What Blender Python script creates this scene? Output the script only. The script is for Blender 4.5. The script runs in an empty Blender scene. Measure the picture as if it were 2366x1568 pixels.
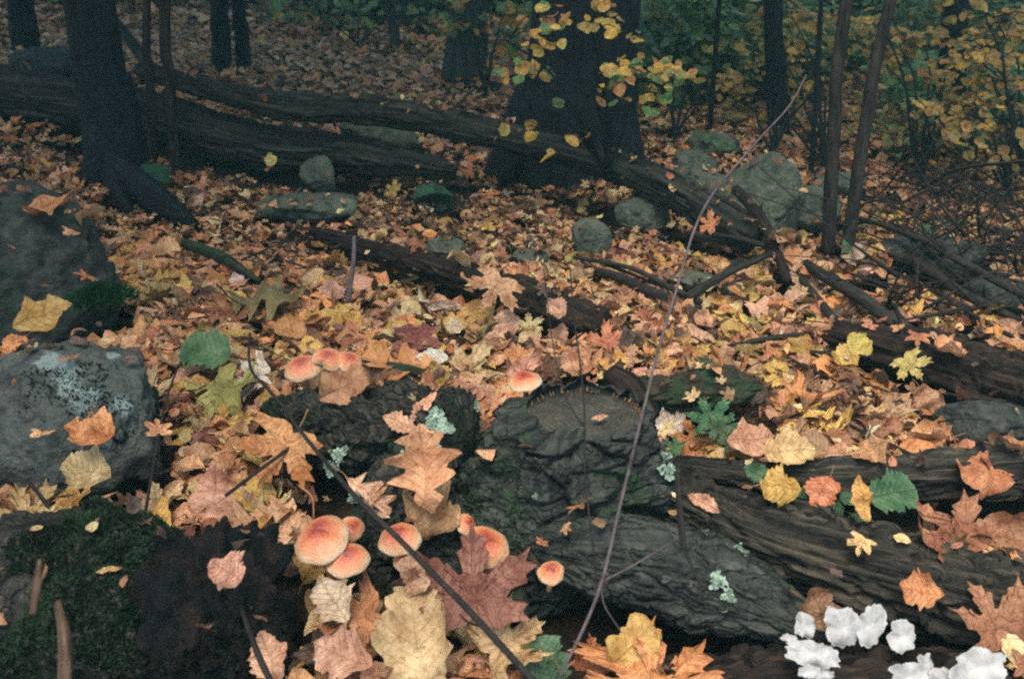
import bpy, math, random
import numpy as np
from mathutils import Vector, Matrix

random.seed(7)
rng = np.random.default_rng(11)
R = math.radians
SC = bpy.context.scene
COL = SC.collection

# ------------------------------------------------------------------ camera, sky, sun, exposure
CAM_H, PITCH, TAN = 0.85, R(25.0), 0.55
cd = bpy.data.cameras.new('camera')
cam = bpy.data.objects.new('camera', cd); COL.objects.link(cam)
cam.location = (0, 0, CAM_H); cam.rotation_euler = (R(90) - PITCH, 0, 0)
cd.sensor_width = 36; cd.lens = 18 / TAN; cd.clip_start = 0.02; cd.clip_end = 300
cd.dof.use_dof = True; cd.dof.focus_distance = 1.75; cd.dof.aperture_fstop = 7.0
SC.camera = cam

SUN_EL, SUN_AZ = R(70), R(200)          # azimuth measured clockwise from +Y
w = bpy.data.worlds.new('World'); SC.world = w; w.use_nodes = True
wn = w.node_tree
sky = wn.nodes.new('ShaderNodeTexSky'); sky.sky_type = 'NISHITA'; sky.sun_disc = False
sky.sun_elevation = SUN_EL; sky.sun_rotation = SUN_AZ; sky.air_density = 1.0; sky.dust_density = 3.0; sky.ozone_density = 1.0
wn.links.new(sky.outputs[0], wn.nodes['Background'].inputs[0])
wn.nodes['Background'].inputs[1].default_value = 0.09
sl = bpy.data.lights.new('sun', 'SUN'); sl.energy = 1.5; sl.angle = R(38); sl.color = (1.0, 0.96, 0.88)
so = bpy.data.objects.new('sun', sl); COL.objects.link(so)
so.rotation_euler = Vector((math.sin(SUN_AZ) * math.cos(SUN_EL), math.cos(SUN_AZ) * math.cos(SUN_EL), math.sin(SUN_EL))).to_track_quat('Z', 'Y').to_euler()
SC.view_settings.view_transform = 'Standard'; SC.view_settings.look = 'None'
SC.view_settings.exposure = 1.97; SC.view_settings.gamma = 1.0; SC.view_settings.use_curve_mapping = False
SC.render.engine = 'CYCLES'
SC.cycles.max_bounces = 5; SC.cycles.diffuse_bounces = 3; SC.cycles.glossy_bounces = 2
SC.cycles.transmission_bounces = 2; SC.cycles.use_denoising = False; SC.cycles.filter_width = 2.1; SC.cycles.volume_bounces = 0

# ------------------------------------------------------------------ noise (numpy)
_T = np.random.default_rng(3).random(65536)
def vnoise(p, seed=0):
    p = np.asarray(p, float); i = np.floor(p).astype(np.int64); f = p - i
    f = f * f * f * (f * (f * 6 - 15) + 10)
    def h(dx, dy, dz):
        n = (i[..., 0] + dx) * 73856093 ^ (i[..., 1] + dy) * 19349663 ^ (i[..., 2] + dz) * 83492791 ^ (seed * 2654435)
        n = (n ^ (n >> 13)) * 1274126177
        return _T[(n ^ (n >> 16)) & 65535]
    x, y, z = f[..., 0], f[..., 1], f[..., 2]
    a = h(0,0,0)*(1-x)+h(1,0,0)*x; b = h(0,1,0)*(1-x)+h(1,1,0)*x
    c = h(0,0,1)*(1-x)+h(1,0,1)*x; d = h(0,1,1)*(1-x)+h(1,1,1)*x
    return ((a*(1-y)+b*y)*(1-z) + (c*(1-y)+d*y)*z) * 2 - 1
def fbm(p, o=4, seed=0):
    p = np.asarray(p, float); s = 0; a = 1; t = 0
    for k in range(o):
        s = s + a * vnoise(p, seed + k * 7); t += a; a *= .5; p = p * 2.03 + 17.1
    return s / t
def cells(p, seed=0):
    """distance to the nearest cell point, gap to the second, and the cell's own random number"""
    p = np.asarray(p, float); i = np.floor(p).astype(np.int64)
    d1 = np.full(p.shape[:-1], 9.); d2 = d1.copy(); cid = d1 * 0
    for dx in (-1, 0, 1):
        for dy in (-1, 0, 1):
            for dz in (-1, 0, 1):
                c = i + np.array((dx, dy, dz))
                n = c[..., 0]*73856093 ^ c[..., 1]*19349663 ^ c[..., 2]*83492791 ^ (seed*77773)
                n = (n ^ (n >> 13)) * 1274126177; n = (n ^ (n >> 16)) & 0x3fffffff
                q = c + np.stack([_T[n & 65535], _T[(n >> 3) & 65535], _T[(n >> 7) & 65535]], -1)
                d = np.linalg.norm(p - q, axis=-1)
                m = d < d1
                d2 = np.where(m, d1, np.minimum(d2, d)); cid = np.where(m, _T[(n >> 5) & 65535], cid); d1 = np.where(m, d, d1)
    return d1, d2 - d1, cid
def smooth(e0, e1, x):
    t = np.clip((np.asarray(x, float) - e0) / (e1 - e0), 0, 1); return t * t * (3 - 2 * t)

# ------------------------------------------------------------------ the lie of the land
def H(x, y):
    x = np.asarray(x, float); y = np.asarray(y, float)
    p = np.stack([x, y, x * 0], -1)
    z = 0.035 * fbm(p * .9, 2, 5) + 0.012 * fbm(p * 4, 2, 9)
    z = z + 0.14 * smooth(-.35, -2.2, x) * smooth(1.0, 1.8, y)
    z = z - 0.10 * smooth(1.0, 4.0, x) * smooth(1.0, 2.5, y)
    z = z - 0.07 * smooth(1.22, 1.02, y) * smooth(-.5, -.3, x)
    z = z + 0.9 * smooth(7, 22, y) + 6 * smooth(22, 90, y)
    return z
def ray(px, py):
    sx = (px - 1183) / 1183 * TAN; sy = -(py - 784) / 784 * TAN * 1568 / 2366
    f = np.array((0, math.cos(PITCH), -math.sin(PITCH))); u = np.array((0, math.sin(PITCH), math.cos(PITCH)))
    return f + np.array((sx, 0, 0)) + u * sy
def A(px, py, z=0.0):
    """the point of the place seen at (px, py) at height z above datum"""
    d = ray(px, py); t = (z - CAM_H) / d[2]; return np.array((0, 0, CAM_H)) + d * t
def G(px, py, up=0.0):
    z = 0.0
    for _ in range(12):
        p = A(px, py, z + up); z = z * .3 + float(H(p[0], p[1])) * .7
    p = A(px, py, z + up); return p
def D(px, py, dist):
    d = ray(px, py); return np.array((0, 0, CAM_H)) + d * (dist / d[1])
def PXM(p):
    """metres per (2366-wide) pixel at point p"""
    zc = p[1] * math.cos(PITCH) + (CAM_H - p[2]) * math.sin(PITCH); return 2 * TAN * zc / 2366
def dep(py): return PITCH + math.atan((py - 784) / 784 * TAN * 1568 / 2366)

# ------------------------------------------------------------------ object helpers
def tag(o, label=None, cat=None, group=None, kind=None):
    for k, v in (('label', label), ('category', cat), ('group', group), ('kind', kind)):
        if v: o[k] = v
    return o
def mesh(name, V, F, UV=None, attr=None, smooth_=True):
    """V (n,3); F array of triangles/quads or list; UV per vertex; attr {name: (n,4)}"""
    me = bpy.data.meshes.new(name)
    V = np.asarray(V, float)
    if isinstance(F, np.ndarray):
        n, k = F.shape
        me.vertices.add(len(V)); me.vertices.foreach_set('co', V.ravel())
        me.loops.add(n * k); me.loops.foreach_set('vertex_index', F.ravel().astype(np.int32))
        me.polygons.add(n); me.polygons.foreach_set('loop_start', np.arange(0, n * k, k, dtype=np.int32))
        me.update(calc_edges=True)
    else:
        me.from_pydata([tuple(v) for v in V], [], [list(map(int, f)) for f in F]); me.update()
    if UV is not None:
        li = np.empty(len(me.loops), np.int32); me.loops.foreach_get('vertex_index', li)
        l = me.uv_layers.new(name='UVMap'); l.data.foreach_set('uv', np.asarray(UV, float)[li].ravel())
    if attr:
        for k, a in attr.items():
            at = me.attributes.new(k, 'FLOAT_COLOR', 'POINT'); at.data.foreach_set('color', np.asarray(a, float).ravel())
    if smooth_: me.polygons.foreach_set('use_smooth', [True] * len(me.polygons))
    return me
def obj(name, me, mat=None, parent=None, **kw):
    o = bpy.data.objects.new(name, me); COL.objects.link(o)
    if mat is not None and len(me.materials) == 0: me.materials.append(mat)
    if parent is not None: o.parent = parent
    return tag(o, **kw)
def empty(name, loc, **kw):
    o = bpy.data.objects.new(name, None); COL.objects.link(o); o.location = loc; o.empty_display_size = .1
    return tag(o, **kw)
def child(name, me, mat, parent, **kw):
    """a part whose mesh is in world coordinates"""
    o = obj(name, me, mat, parent, **kw); o.matrix_parent_inverse = Matrix.Translation(-Vector(parent.location)); return o

OBST = []                    # sampled surface points of everything solid on the ground
LM = []                      # landmarks for labels: (name, point)
def solid(V): OBST.append(np.asarray(V, float).reshape(-1, 3))
def landmark(name, p): LM.append((name, np.array(p, float)))

def spline(P, n):
    P = np.asarray(P, float); k = len(P)
    Q = np.vstack([2 * P[0] - P[1], P, 2 * P[-1] - P[-2]]); out = []
    t = np.linspace(0, k - 1, n); i = np.minimum(t.astype(int), k - 2); u = (t - i)[:, None]
    a, b, c, d = Q[i], Q[i + 1], Q[i + 2], Q[i + 3]
    return .5 * ((2*b) + (c-a)*u + (2*a-5*b+4*c-d)*u*u + (3*b-a-3*c+d)*u**3)
def tube(P, rad, n=24, seg=8, rfn=None, caps=True, flat=1.0, jit=0.0, seed=0):
    """swept tube; P control points, rad radii per control point; rfn(theta, s, pts)->radius factor; returns V,F,UV"""
    P = np.asarray(P, float); rad = np.asarray(rad, float)
    if rad.ndim == 0: rad = np.full(len(P), float(rad))
    C = spline(P, n); r = np.interp(np.linspace(0, 1, n), np.linspace(0, 1, len(rad)), rad)
    if jit: C = C + jit * np.stack([vnoise(C * 9 + 3.1, seed + 1), vnoise(C * 9 + 8.7, seed + 2), vnoise(C * 9 + 5.2, seed + 3)], -1)
    T = np.gradient(C, axis=0); T /= np.linalg.norm(T, axis=1)[:, None] + 1e-9
    up = np.array((0, 0, 1.)) if abs(T[0][2]) < .9 else np.array((0, 1., 0))
    N = np.zeros_like(C); B = np.zeros_like(C); u = up
    for i in range(n):
        u = u - T[i] * (u @ T[i]); u /= np.linalg.norm(u) + 1e-9; N[i] = u; B[i] = np.cross(T[i], u)
    th = np.linspace(0, 2 * math.pi, seg, endpoint=False)
    s = np.linspace(0, 1, n)[:, None] * np.ones((1, seg)); TH = th[None] * np.ones((n, 1))
    rr = r[:, None] * np.ones((1, seg))
    dirv = N[:, None] * np.cos(TH)[..., None] * flat + B[:, None] * np.sin(TH)[..., None]
    V = C[:, None] + dirv * rr[..., None]
    if rfn is not None:
        f = rfn(TH, s, V); V = C[:, None] + dirv * (rr * f)[..., None]
    L = np.concatenate([[0], np.cumsum(np.linalg.norm(np.diff(C, axis=0), axis=1))])
    UV = np.stack([TH / (2 * math.pi) * (2 * math.pi * r.mean()), L[:, None] * np.ones((1, seg))], -1).reshape(-1, 2)
    idx = np.arange(n * seg).reshape(n, seg); nx = np.roll(idx, -1, 1)
    F = np.stack([idx[:-1], nx[:-1], nx[1:], idx[1:]], -1).reshape(-1, 4)
    V = V.reshape(-1, 3); F = [list(f) for f in F]
    if caps:
        V = np.vstack([V, C[0] - T[0] * r[0] * .3, C[-1] + T[-1] * r[-1] * .3]); UV = np.vstack([UV, [0, 0], [0, L[-1]]])
        a = n * seg
        for j in range(seg):
            F.append([int(idx[0, (j + 1) % seg]), int(idx[0, j]), a]); F.append([int(idx[-1, j]), int(idx[-1, (j + 1) % seg]), a + 1])
    return V, F, UV
def merge(parts):
    Vs, Fs, Us, k = [], [], [], 0
    for V, F, U in parts:
        Vs.append(V); Us.append(U); Fs += [[i + k for i in f] for f in F]; k += len(V)
    return np.vstack(Vs), Fs, np.vstack(Us)

def ico(sub):
    import bmesh
    bm = bmesh.new(); bmesh.ops.create_icosphere(bm, subdivisions=sub, radius=1)
    V = np.array([v.co[:] for v in bm.verts]); F = np.array([[v.index for v in f.verts] for f in bm.faces]); bm.free(); return V, F
ICO = {k: ico(k) for k in (3, 5, 6)}

# ------------------------------------------------------------------ materials
class NT:
    def __init__(s, name):
        s.m = bpy.data.materials.new(name); s.m.use_nodes = True; s.t = s.m.node_tree; s.t.nodes.clear()
    def n(s, ty, **kw):
        nd = s.t.nodes.new(ty)
        for k, v in kw.items():
            if k.startswith('_'): setattr(nd, k[1:], v); continue
            i = nd.inputs[int(k[1:])] if k[0] == 'i' and k[1:].isdigit() else nd.inputs[k.replace('__', ' ')]
            s.set(i, v)
        return nd
    def set(s, i, v):
        if isinstance(v, bpy.types.NodeSocket): s.t.links.new(v, i)
        elif isinstance(v, bpy.types.Node): s.t.links.new(v.outputs[0], i)
        else:
            if isinstance(v, tuple) and len(v) == 3 and i.type == 'RGBA': v = (*v, 1)
            i.default_value = v
    def math(s, op, a, b=0.0, c=None, clamp=False):
        nd = s.n('ShaderNodeMath', _operation=op, _use_clamp=clamp, i0=a, i1=b)
        if c is not None: s.set(nd.inputs[2], c)
        return nd.outputs[0]
    def mix(s, f, a, b, mode='MIX'):
        nd = s.t.nodes.new('ShaderNodeMix'); nd.data_type = 'RGBA'; nd.blend_type = mode; nd.clamp_factor = True
        s.set(nd.inputs[0], f); s.set(nd.inputs[6], a); s.set(nd.inputs[7], b); return nd.outputs[2]
    def noise(s, vec, scale, detail=4, rough=.55, dist=0):
        return s.n('ShaderNodeTexNoise', Vector=vec, Scale=scale, Detail=detail, Roughness=rough, Distortion=dist).outputs[0]
    def ramp(s, f, e0, e1, a=0.0, b=1.0):
        return s.n('ShaderNodeMapRange', _clamp=True, i0=f, i1=e0, i2=e1, i3=a, i4=b).outputs[0]
    def scale(s, vec, sc):
        return s.n('ShaderNodeMapping', Vector=vec, Scale=sc).outputs[0]
    def out(s, col, rough=.8, spec=.3, bump=None, dist=.002, trans=0.0, strength=1.0, alpha=None):
        b = s.n('ShaderNodeBsdfPrincipled'); s.set(b.inputs['Base Color'], col); s.set(b.inputs['Roughness'], rough); s.set(b.inputs['Specular IOR Level'], spec)
        nb = None
        if bump is not None:
            nb = s.n('ShaderNodeBump', Height=bump, Distance=dist, Strength=strength).outputs[0]; s.t.links.new(nb, b.inputs['Normal'])
        sh = b.outputs[0]
        if trans:
            t = s.n('ShaderNodeBsdfTranslucent', Color=col); mx = s.t.nodes.new('ShaderNodeMixShader')
            s.set(mx.inputs[0], trans); s.t.links.new(sh, mx.inputs[1]); s.t.links.new(t.outputs[0], mx.inputs[2]); sh = mx.outputs[0]
        o = s.n('ShaderNodeOutputMaterial'); s.t.links.new(sh, o.inputs[0]); return s.m

def leaf_mat(name, objcol, trans=.18, spots=1.0):
    s = NT(name)
    uv = s.n('ShaderNodeUVMap').outputs[0]
    sep = s.n('ShaderNodeSeparateXYZ', Vector=uv)
    a = s.math('ABSOLUTE', sep.outputs[0]); v = sep.outputs[1]
    if objcol:
        oi = s.n('ShaderNodeObjectInfo'); col = oi.outputs['Color']
        rnd = s.math('MULTIPLY', oi.outputs['Random'], 50.0)
        comb = s.n('ShaderNodeCombineXYZ', X=rnd, Y=rnd, Z=rnd)
        pos = s.n('ShaderNodeVectorMath', _operation='ADD', i0=uv, i1=comb).outputs[0]; sc = 1.0
    else:
        col = s.n('ShaderNodeAttribute', _attribute_name='col').outputs[0]
        pos = s.n('ShaderNodeNewGeometry').outputs['Position']; sc = 11.0
    f = s.math('FRACT', s.math('MULTIPLY', s.math('SUBTRACT', v, s.math('MULTIPLY', a, .75)), 8.0))
    f = s.math('ABSOLUTE', s.math('SUBTRACT', f, .5))
    lat = s.ramp(f, .42, .49); mid = s.ramp(a, .022, .006)
    vein = s.math('MAXIMUM', s.math('MULTIPLY', lat, .6), mid)
    n1 = s.noise(pos, 2.6 * sc, 5, .62); n2 = s.noise(pos, 12 * sc, 3, .6); n3 = s.noise(pos, 30 * sc, 2, .6)
    c = s.mix(s.ramp(n1, .36, .66), s.mix(.12, col, (.75, .6, .4)), s.mix(1.0, col, (.55, .46, .42), 'MULTIPLY'))
    c = s.mix(s.math('MULTIPLY', s.ramp(n2, .52, .70), .65 * spots), c, s.mix(1.0, c, (.38, .26, .2), 'MULTIPLY'))
    c = s.mix(s.math('MULTIPLY', s.ramp(n3, .62, .7), .5 * spots), c, (.03, .018, .012))
    # the paler or darker underside, and the veins
    bf = s.n('ShaderNodeNewGeometry').outputs['Backfacing']
    c = s.mix(s.math('MULTIPLY', bf, .35), c, s.mix(.5, c, (.5, .36, .26)))
    c = s.mix(s.math('MULTIPLY', vein, .2), c, s.mix(1.0, c, (.5, .4, .34), 'MULTIPLY'))
    h = s.math('ADD', s.math('MULTIPLY', vein, -.4), s.math('ADD', s.math('MULTIPLY', n2, 1.0), s.math('MULTIPLY', n1, 1.4)))
    return s.out(c, .5, .3, bump=h, dist=.0035, trans=trans, strength=.9)

def rock_mat(name, base, dark, lichen, lichen_c=(.42, .47, .42), moss=.3, moss_c=(.035, .06, .03), splash=False):
    s = NT(name); p = s.n('ShaderNodeTexCoord').outputs['Object']
    n1 = s.noise(p, 7, 6, .62, .6); n2 = s.noise(p, 40, 5, .65); n3 = s.noise(p, 160, 3, .6)
    c = s.mix(s.ramp(n1, .35, .66), dark, base)
    c = s.mix(s.math('MULTIPLY', s.ramp(n2, .42, .7), .55), c, s.mix(.5, c, (.22, .22, .18)))
    c = s.mix(s.math('MULTIPLY', s.ramp(n3, .5, .62), .5), c, s.mix(1.0, c, (.4, .4, .4), 'MULTIPLY'))
    ln = s.noise(p, 11, 7, .72, 1.2)
    c = s.mix(s.ramp(ln, .70 - lichen * .28, .76 - lichen * .28), c, s.mix(n2, lichen_c, tuple(x * .6 for x in lichen_c)))
    if splash:                                     # a crust of white lichen with its own ragged outline
        for a_, b_, w_ in SPLASH:
            ln2 = s.noise(p, 26, 6, .75, .8); d_ = s.n('ShaderNodeVectorMath', _operation='DISTANCE', i0=p, i1=a_).outputs[1]
            f_ = s.math('ADD', s.math('DIVIDE', d_, w_), s.math('MULTIPLY', s.math('SUBTRACT', ln2, .5), 2.6))
            c = s.mix(s.math('MULTIPLY', s.ramp(f_, 1.05, .65), .85), c, s.mix(n2, (.15, .20, .175), (.30, .365, .33)))
    mn = s.noise(p, 9, 6, .7, .5); nz = s.n('ShaderNodeSeparateXYZ', Vector=s.n('ShaderNodeNewGeometry').outputs['Normal']).outputs[2]
    mf = s.math('MULTIPLY', s.ramp(mn, .66 - moss * .3, .72 - moss * .3), s.ramp(nz, -.2, .5, .35, 1.0))
    c = s.mix(mf, c, s.mix(n3, moss_c, tuple(x * 1.9 for x in moss_c)))
    h = s.math('ADD', s.math('MULTIPLY', n2, 1.2), s.math('ADD', s.math('MULTIPLY', n3, .5), s.math('MULTIPLY', n1, 2.0)))
    return s.out(c, .88, .25, bump=h, dist=.008)
def bark_mat(name, base, dark, su=30, sv=6, moss=0.0, lichen=0.0, light=None, bump=.006, flakes=None):
    s = NT(name); uv = s.n('ShaderNodeUVMap').outputs[0]; p = s.n('ShaderNodeTexCoord').outputs['Object']
    m = s.scale(uv, (su, sv, 1)); n1 = s.noise(m, 1, 6, .65, .8); n2 = s.noise(s.scale(uv, (su * 4, sv * 3, 1)), 1, 4, .6)
    n3 = s.noise(p, 55, 5, .65); n4 = s.noise(p, 5, 4, .6, .5)
    c = s.mix(s.ramp(n1, .36, .62), dark, base)
    c = s.mix(s.math('MULTIPLY', s.ramp(n2, .5, .7), .6), c, light or tuple(min(1, x * 1.9) for x in base))
    c = s.mix(s.math('MULTIPLY', s.ramp(n3, .45, .65), .5), c, s.mix(1.0, c, (.45, .42, .4), 'MULTIPLY'))
    c = s.mix(s.math('MULTIPLY', s.ramp(n4, .45, .6), .4), c, s.mix(1.0, c, (.6, .62, .6), 'MULTIPLY'))
    hx = None
    if flakes:
        vo = s.n('ShaderNodeTexVoronoi', _feature='DISTANCE_TO_EDGE', Vector=s.scale(s.n('ShaderNodeVectorMath', _operation='ADD', i0=p, i1=s.n('ShaderNodeVectorMath', _operation='SCALE', i0=s.n('ShaderNodeTexNoise', Vector=p, Scale=30.0).outputs[1], Scale=.03).outputs[0]).outputs[0], flakes), Scale=1.0).outputs[0]
        hx = s.ramp(vo, 0, .1); c = s.mix(s.ramp(vo, .06, .0, 0, .4), c, dark)
        n9 = s.noise(p, 230, 3, .7); c = s.mix(s.math('MULTIPLY', s.ramp(n9, .56, .72), .55), c, light or tuple(min(1, x * 1.9) for x in base))
    if moss:
        mn = s.noise(p, 10, 6, .7, .6)
        c = s.mix(s.ramp(mn, .68 - moss * .35, .76 - moss * .35), c, s.mix(n3, (.012, .026, .014), (.032, .06, .024)))
    if lichen:
        ln = s.noise(p, 17, 6, .75, 1.0)
        c = s.mix(s.ramp(ln, .76 - lichen * .2, .79 - lichen * .2), c, (.3, .36, .3))
    h = s.math('ADD', s.math('MULTIPLY', n1, 1.6), s.math('ADD', s.math('MULTIPLY', n2, .7), s.math('MULTIPLY', n3, .6)))
    if hx is not None: h = s.math('ADD', h, s.math('MULTIPLY', hx, .5))
    return s.out(c, .9, .18, bump=h, dist=bump)
def plain(name, col, rough=.8, spec=.3, var=.4, scale=60, trans=0.0, bump=.001):
    s = NT(name); p = s.n('ShaderNodeTexCoord').outputs['Object']; n = s.noise(p, scale, 4, .6)
    c = s.mix(s.ramp(n, .35, .65), tuple(x * (1 - var) for x in col), tuple(min(1, x * (1 + var * .5)) for x in col))
    return s.out(c, rough, spec, bump=n, dist=bump, trans=trans)

SPLASH = []
M = {}
M['litter'] = leaf_mat('litter_leaf', False, .12)
M['leaf'] = leaf_mat('fallen_leaf_blade', True, .15)
M['green'] = leaf_mat('living_leaf_blade', True, .3, .25)
M['stump'] = bark_mat('stump_bark', (.052, .057, .046), (.009, .012, .012), 26, 14, moss=.4, lichen=.2, bump=.007, light=(.10, .105, .085), flakes=(26, 26, 60))
M['root'] = bark_mat('mossy_root_bark', (.042, .042, .034), (.014, .017, .017), 24, 14, moss=.42, lichen=.3, bump=.009, light=(.15, .12, .08), flakes=(32, 32, 40))
M['slab'] = bark_mat('fallen_bark', (.058, .064, .052), (.010, .013, .012), 16, 7, moss=.2, lichen=.32, bump=.008, light=(.115, .12, .095), flakes=(13, 30, 40))
M['wood'] = bark_mat('weathered_wood', (.045, .042, .032), (.010, .010, .009), 60, 2.2, moss=.12, bump=.007, light=(.17, .13, .08))
M['oldwood'] = bark_mat('grey_weathered_log', (.034, .037, .030), (.007, .009, .009), 34, 1.6, moss=.1, bump=.01, light=(.12, .10, .06))
M['rot'] = bark_mat('rotten_dark_wood', (.030, .020, .015), (.007, .007, .007), 50, 3, bump=.008, light=(.10, .055, .03))
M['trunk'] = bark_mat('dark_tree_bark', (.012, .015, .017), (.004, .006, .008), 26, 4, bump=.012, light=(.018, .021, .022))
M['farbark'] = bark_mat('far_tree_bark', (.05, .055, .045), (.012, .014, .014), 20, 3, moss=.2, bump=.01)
M['mosslog'] = bark_mat('mossy_log_bark', (.06, .05, .03), (.012, .012, .01), 60, 3, moss=.65, bump=.006, light=(.13, .1, .06))
s = NT('black_humus'); p = s.n('ShaderNodeTexCoord').outputs['Object']; n1 = s.noise(p, 22, 7, .75, .6); n2 = s.noise(s.scale(p, (60, 60, 14)), 1, 5, .7)
M['humus'] = s.out(s.mix(s.ramp(n1, .45, .68), (.008, .010, .011), s.mix(s.ramp(n2, .4, .65), (.016, .014, .012), (.075, .038, .022))), .95, .15, bump=s.math('ADD', n1, n2), dist=.02)
M['twig'] = bark_mat('twig_bark', (.032, .026, .022), (.01, .01, .01), 60, 12, bump=.001)
M['twiggrey'] = bark_mat('grey_twig_bark', (.13, .10, .095), (.05, .04, .04), 60, 20, bump=.0005, light=(.2, .16, .16))
M['palewood'] = bark_mat('pale_rotten_wood', (.16, .10, .06), (.05, .03, .02), 50, 9, bump=.003, light=(.28, .19, .12))
M['branch'] = bark_mat('branch_bark', (.038, .032, .026), (.010, .010, .010), 50, 6, bump=.003, light=(.075, .06, .045))
M['rockA'] = rock_mat('lichen_boulder', (.115, .12, .112), (.05, .055, .052), .12, (.3, .34, .33), .3, splash=True)
M['rockB'] = rock_mat('dark_boulder', (.032, .036, .03), (.012, .016, .015), .12, (.08, .09, .07), .4, (.014, .028, .016))
M['rockC'] = rock_mat('grey_green_stone', (.12, .138, .088), (.045, .058, .04), .35, (.26, .29, .2), .25, (.06, .09, .045))
M['rockM'] = rock_mat('mossy_stone', (.06, .08, .06), (.025, .03, .025), .1, moss=1.2, moss_c=(.016, .05, .026))
M['moss'] = plain('moss', (.022, .046, .021), .85, .2, .7, 25, .1)
M['mossdark'] = plain('dark_moss', (.014, .027, .018), .9, .2, .7, 25, .1)
M['lichen'] = plain('lichen', (.34, .44, .33), .9, .15, .45, 120, .1)
M['stemw'] = plain('mushroom_stem', (.42, .2, .1), .7, .3, .4, 80)
M['gill'] = plain('mushroom_gills', (.45, .36, .22), .8, .2, .3, 90)
M['white'] = plain('white_bracket_fungus', (.40, .39, .36), .8, .2, .4, 45, .05)
M['stalk'] = plain('leaf_stalk', (.3, .15, .06), .6, .3, .3, 60)
M['greenstem'] = plain('green_stem', (.10, .09, .04), .6, .3, .3, 60)
s = NT('forest_soil'); p = s.n('ShaderNodeTexCoord').outputs['Object']
n1 = s.noise(p, 9, 6, .7); n2 = s.noise(p, 60, 4, .65)
M['soil'] = s.out(s.mix(s.ramp(n1, .4, .6), (.012, .010, .008), s.mix(s.ramp(n2, .4, .6), (.022, .015, .010), (.07, .034, .018))), .95, .15, bump=n2, dist=.02)
# mushroom cap: brick red crown fading through orange to a cream rim (UV.x is the distance from the crown's middle)
s = NT('mushroom_cap'); uv = s.n('ShaderNodeUVMap').outputs[0]; r_ = s.n('ShaderNodeSeparateXYZ', Vector=uv).outputs[0]
p = s.n('ShaderNodeTexCoord').outputs['Object']; oi = s.n('ShaderNodeObjectInfo').outputs['Random']
nn = s.noise(p, 60, 4, .6); n5 = s.noise(p, 220, 3, .6)
rr = s.math('ADD', r_, s.math('MULTIPLY', s.math('SUBTRACT', nn, .5), .3))
cr = s.n('ShaderNodeValToRGB', Fac=rr); e = cr.color_ramp.elements
e[0].position = .1; e[0].color = (.22, .036, .02, 1); e[1].position = 1.0; e[1].color = (.60, .46, .31, 1)
for ps, cc in ((.34, (.38, .075, .032, 1)), (.58, (.55, .18, .075, 1)), (.84, (.58, .30, .15, 1)), (.97, (.58, .42, .26, 1))):
    k = e.new(ps); k.color = cc
M['cap'] = s.out(s.mix(s.math('MULTIPLY', s.ramp(n5, .5, .66), .12), cr.outputs[0], (.6, .4, .25)), .38, .4, bump=s.math('ADD', nn, n5), dist=.002)
# the sawn face: grey-brown rings and rays
s = NT('sawn_face'); p = s.n('ShaderNodeTexCoord').outputs['Object']
uv = s.n('ShaderNodeUVMap').outputs[0]; su_ = s.n('ShaderNodeSeparateXYZ', Vector=uv)
n1 = s.noise(p, 18, 5, .65); n2 = s.noise(p, 150, 4, .6)
rings = s.math('SINE', s.math('MULTIPLY', s.math('ADD', su_.outputs[0], s.math('MULTIPLY', n1, .12)), 170.0))
cc_ = s.mix(s.ramp(n1, .35, .65), (.035, .036, .030), (.085, .078, .058))
cc_ = s.mix(s.ramp(rings, -.2, 1, 0, .2), cc_, (.02, .02, .018))
cc_ = s.mix(s.math('MULTIPLY', s.ramp(n2, .55, .7), .6), cc_, (.16, .13, .09))
edge_ = s.ramp(su_.outputs[0], .42, .485); cc_ = s.mix(s.math('MULTIPLY', edge_, .8), cc_, (.012, .013, .012))   # a darker ring towards the rim
M['cut'] = s.out(cc_, .9, .15, bump=s.math('ADD', n2, s.math('MULTIPLY', rings, .4)), dist=.003)

# ------------------------------------------------------------------ ground
def build_ground():
    u = np.linspace(-1, 1, 260); xs = 3.2 * u + 60 * u ** 5
    v = np.linspace(0, 1, 300); ys = -3 + 9.5 * v + 110 * v ** 5
    X, Y = np.meshgrid(xs, ys); Z = H(X, Y) - .062
    V = np.stack([X, Y, Z], -1).reshape(-1, 3); i = np.arange(len(V)).reshape(X.shape)
    F = np.stack([i[:-1, :-1], i[:-1, 1:], i[1:, 1:], i[1:, :-1]], -1).reshape(-1, 4)
    obj('ground', mesh('ground', V, F), M['soil'], kind='structure', label='dark forest soil under the fallen leaves')
build_ground()

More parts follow.
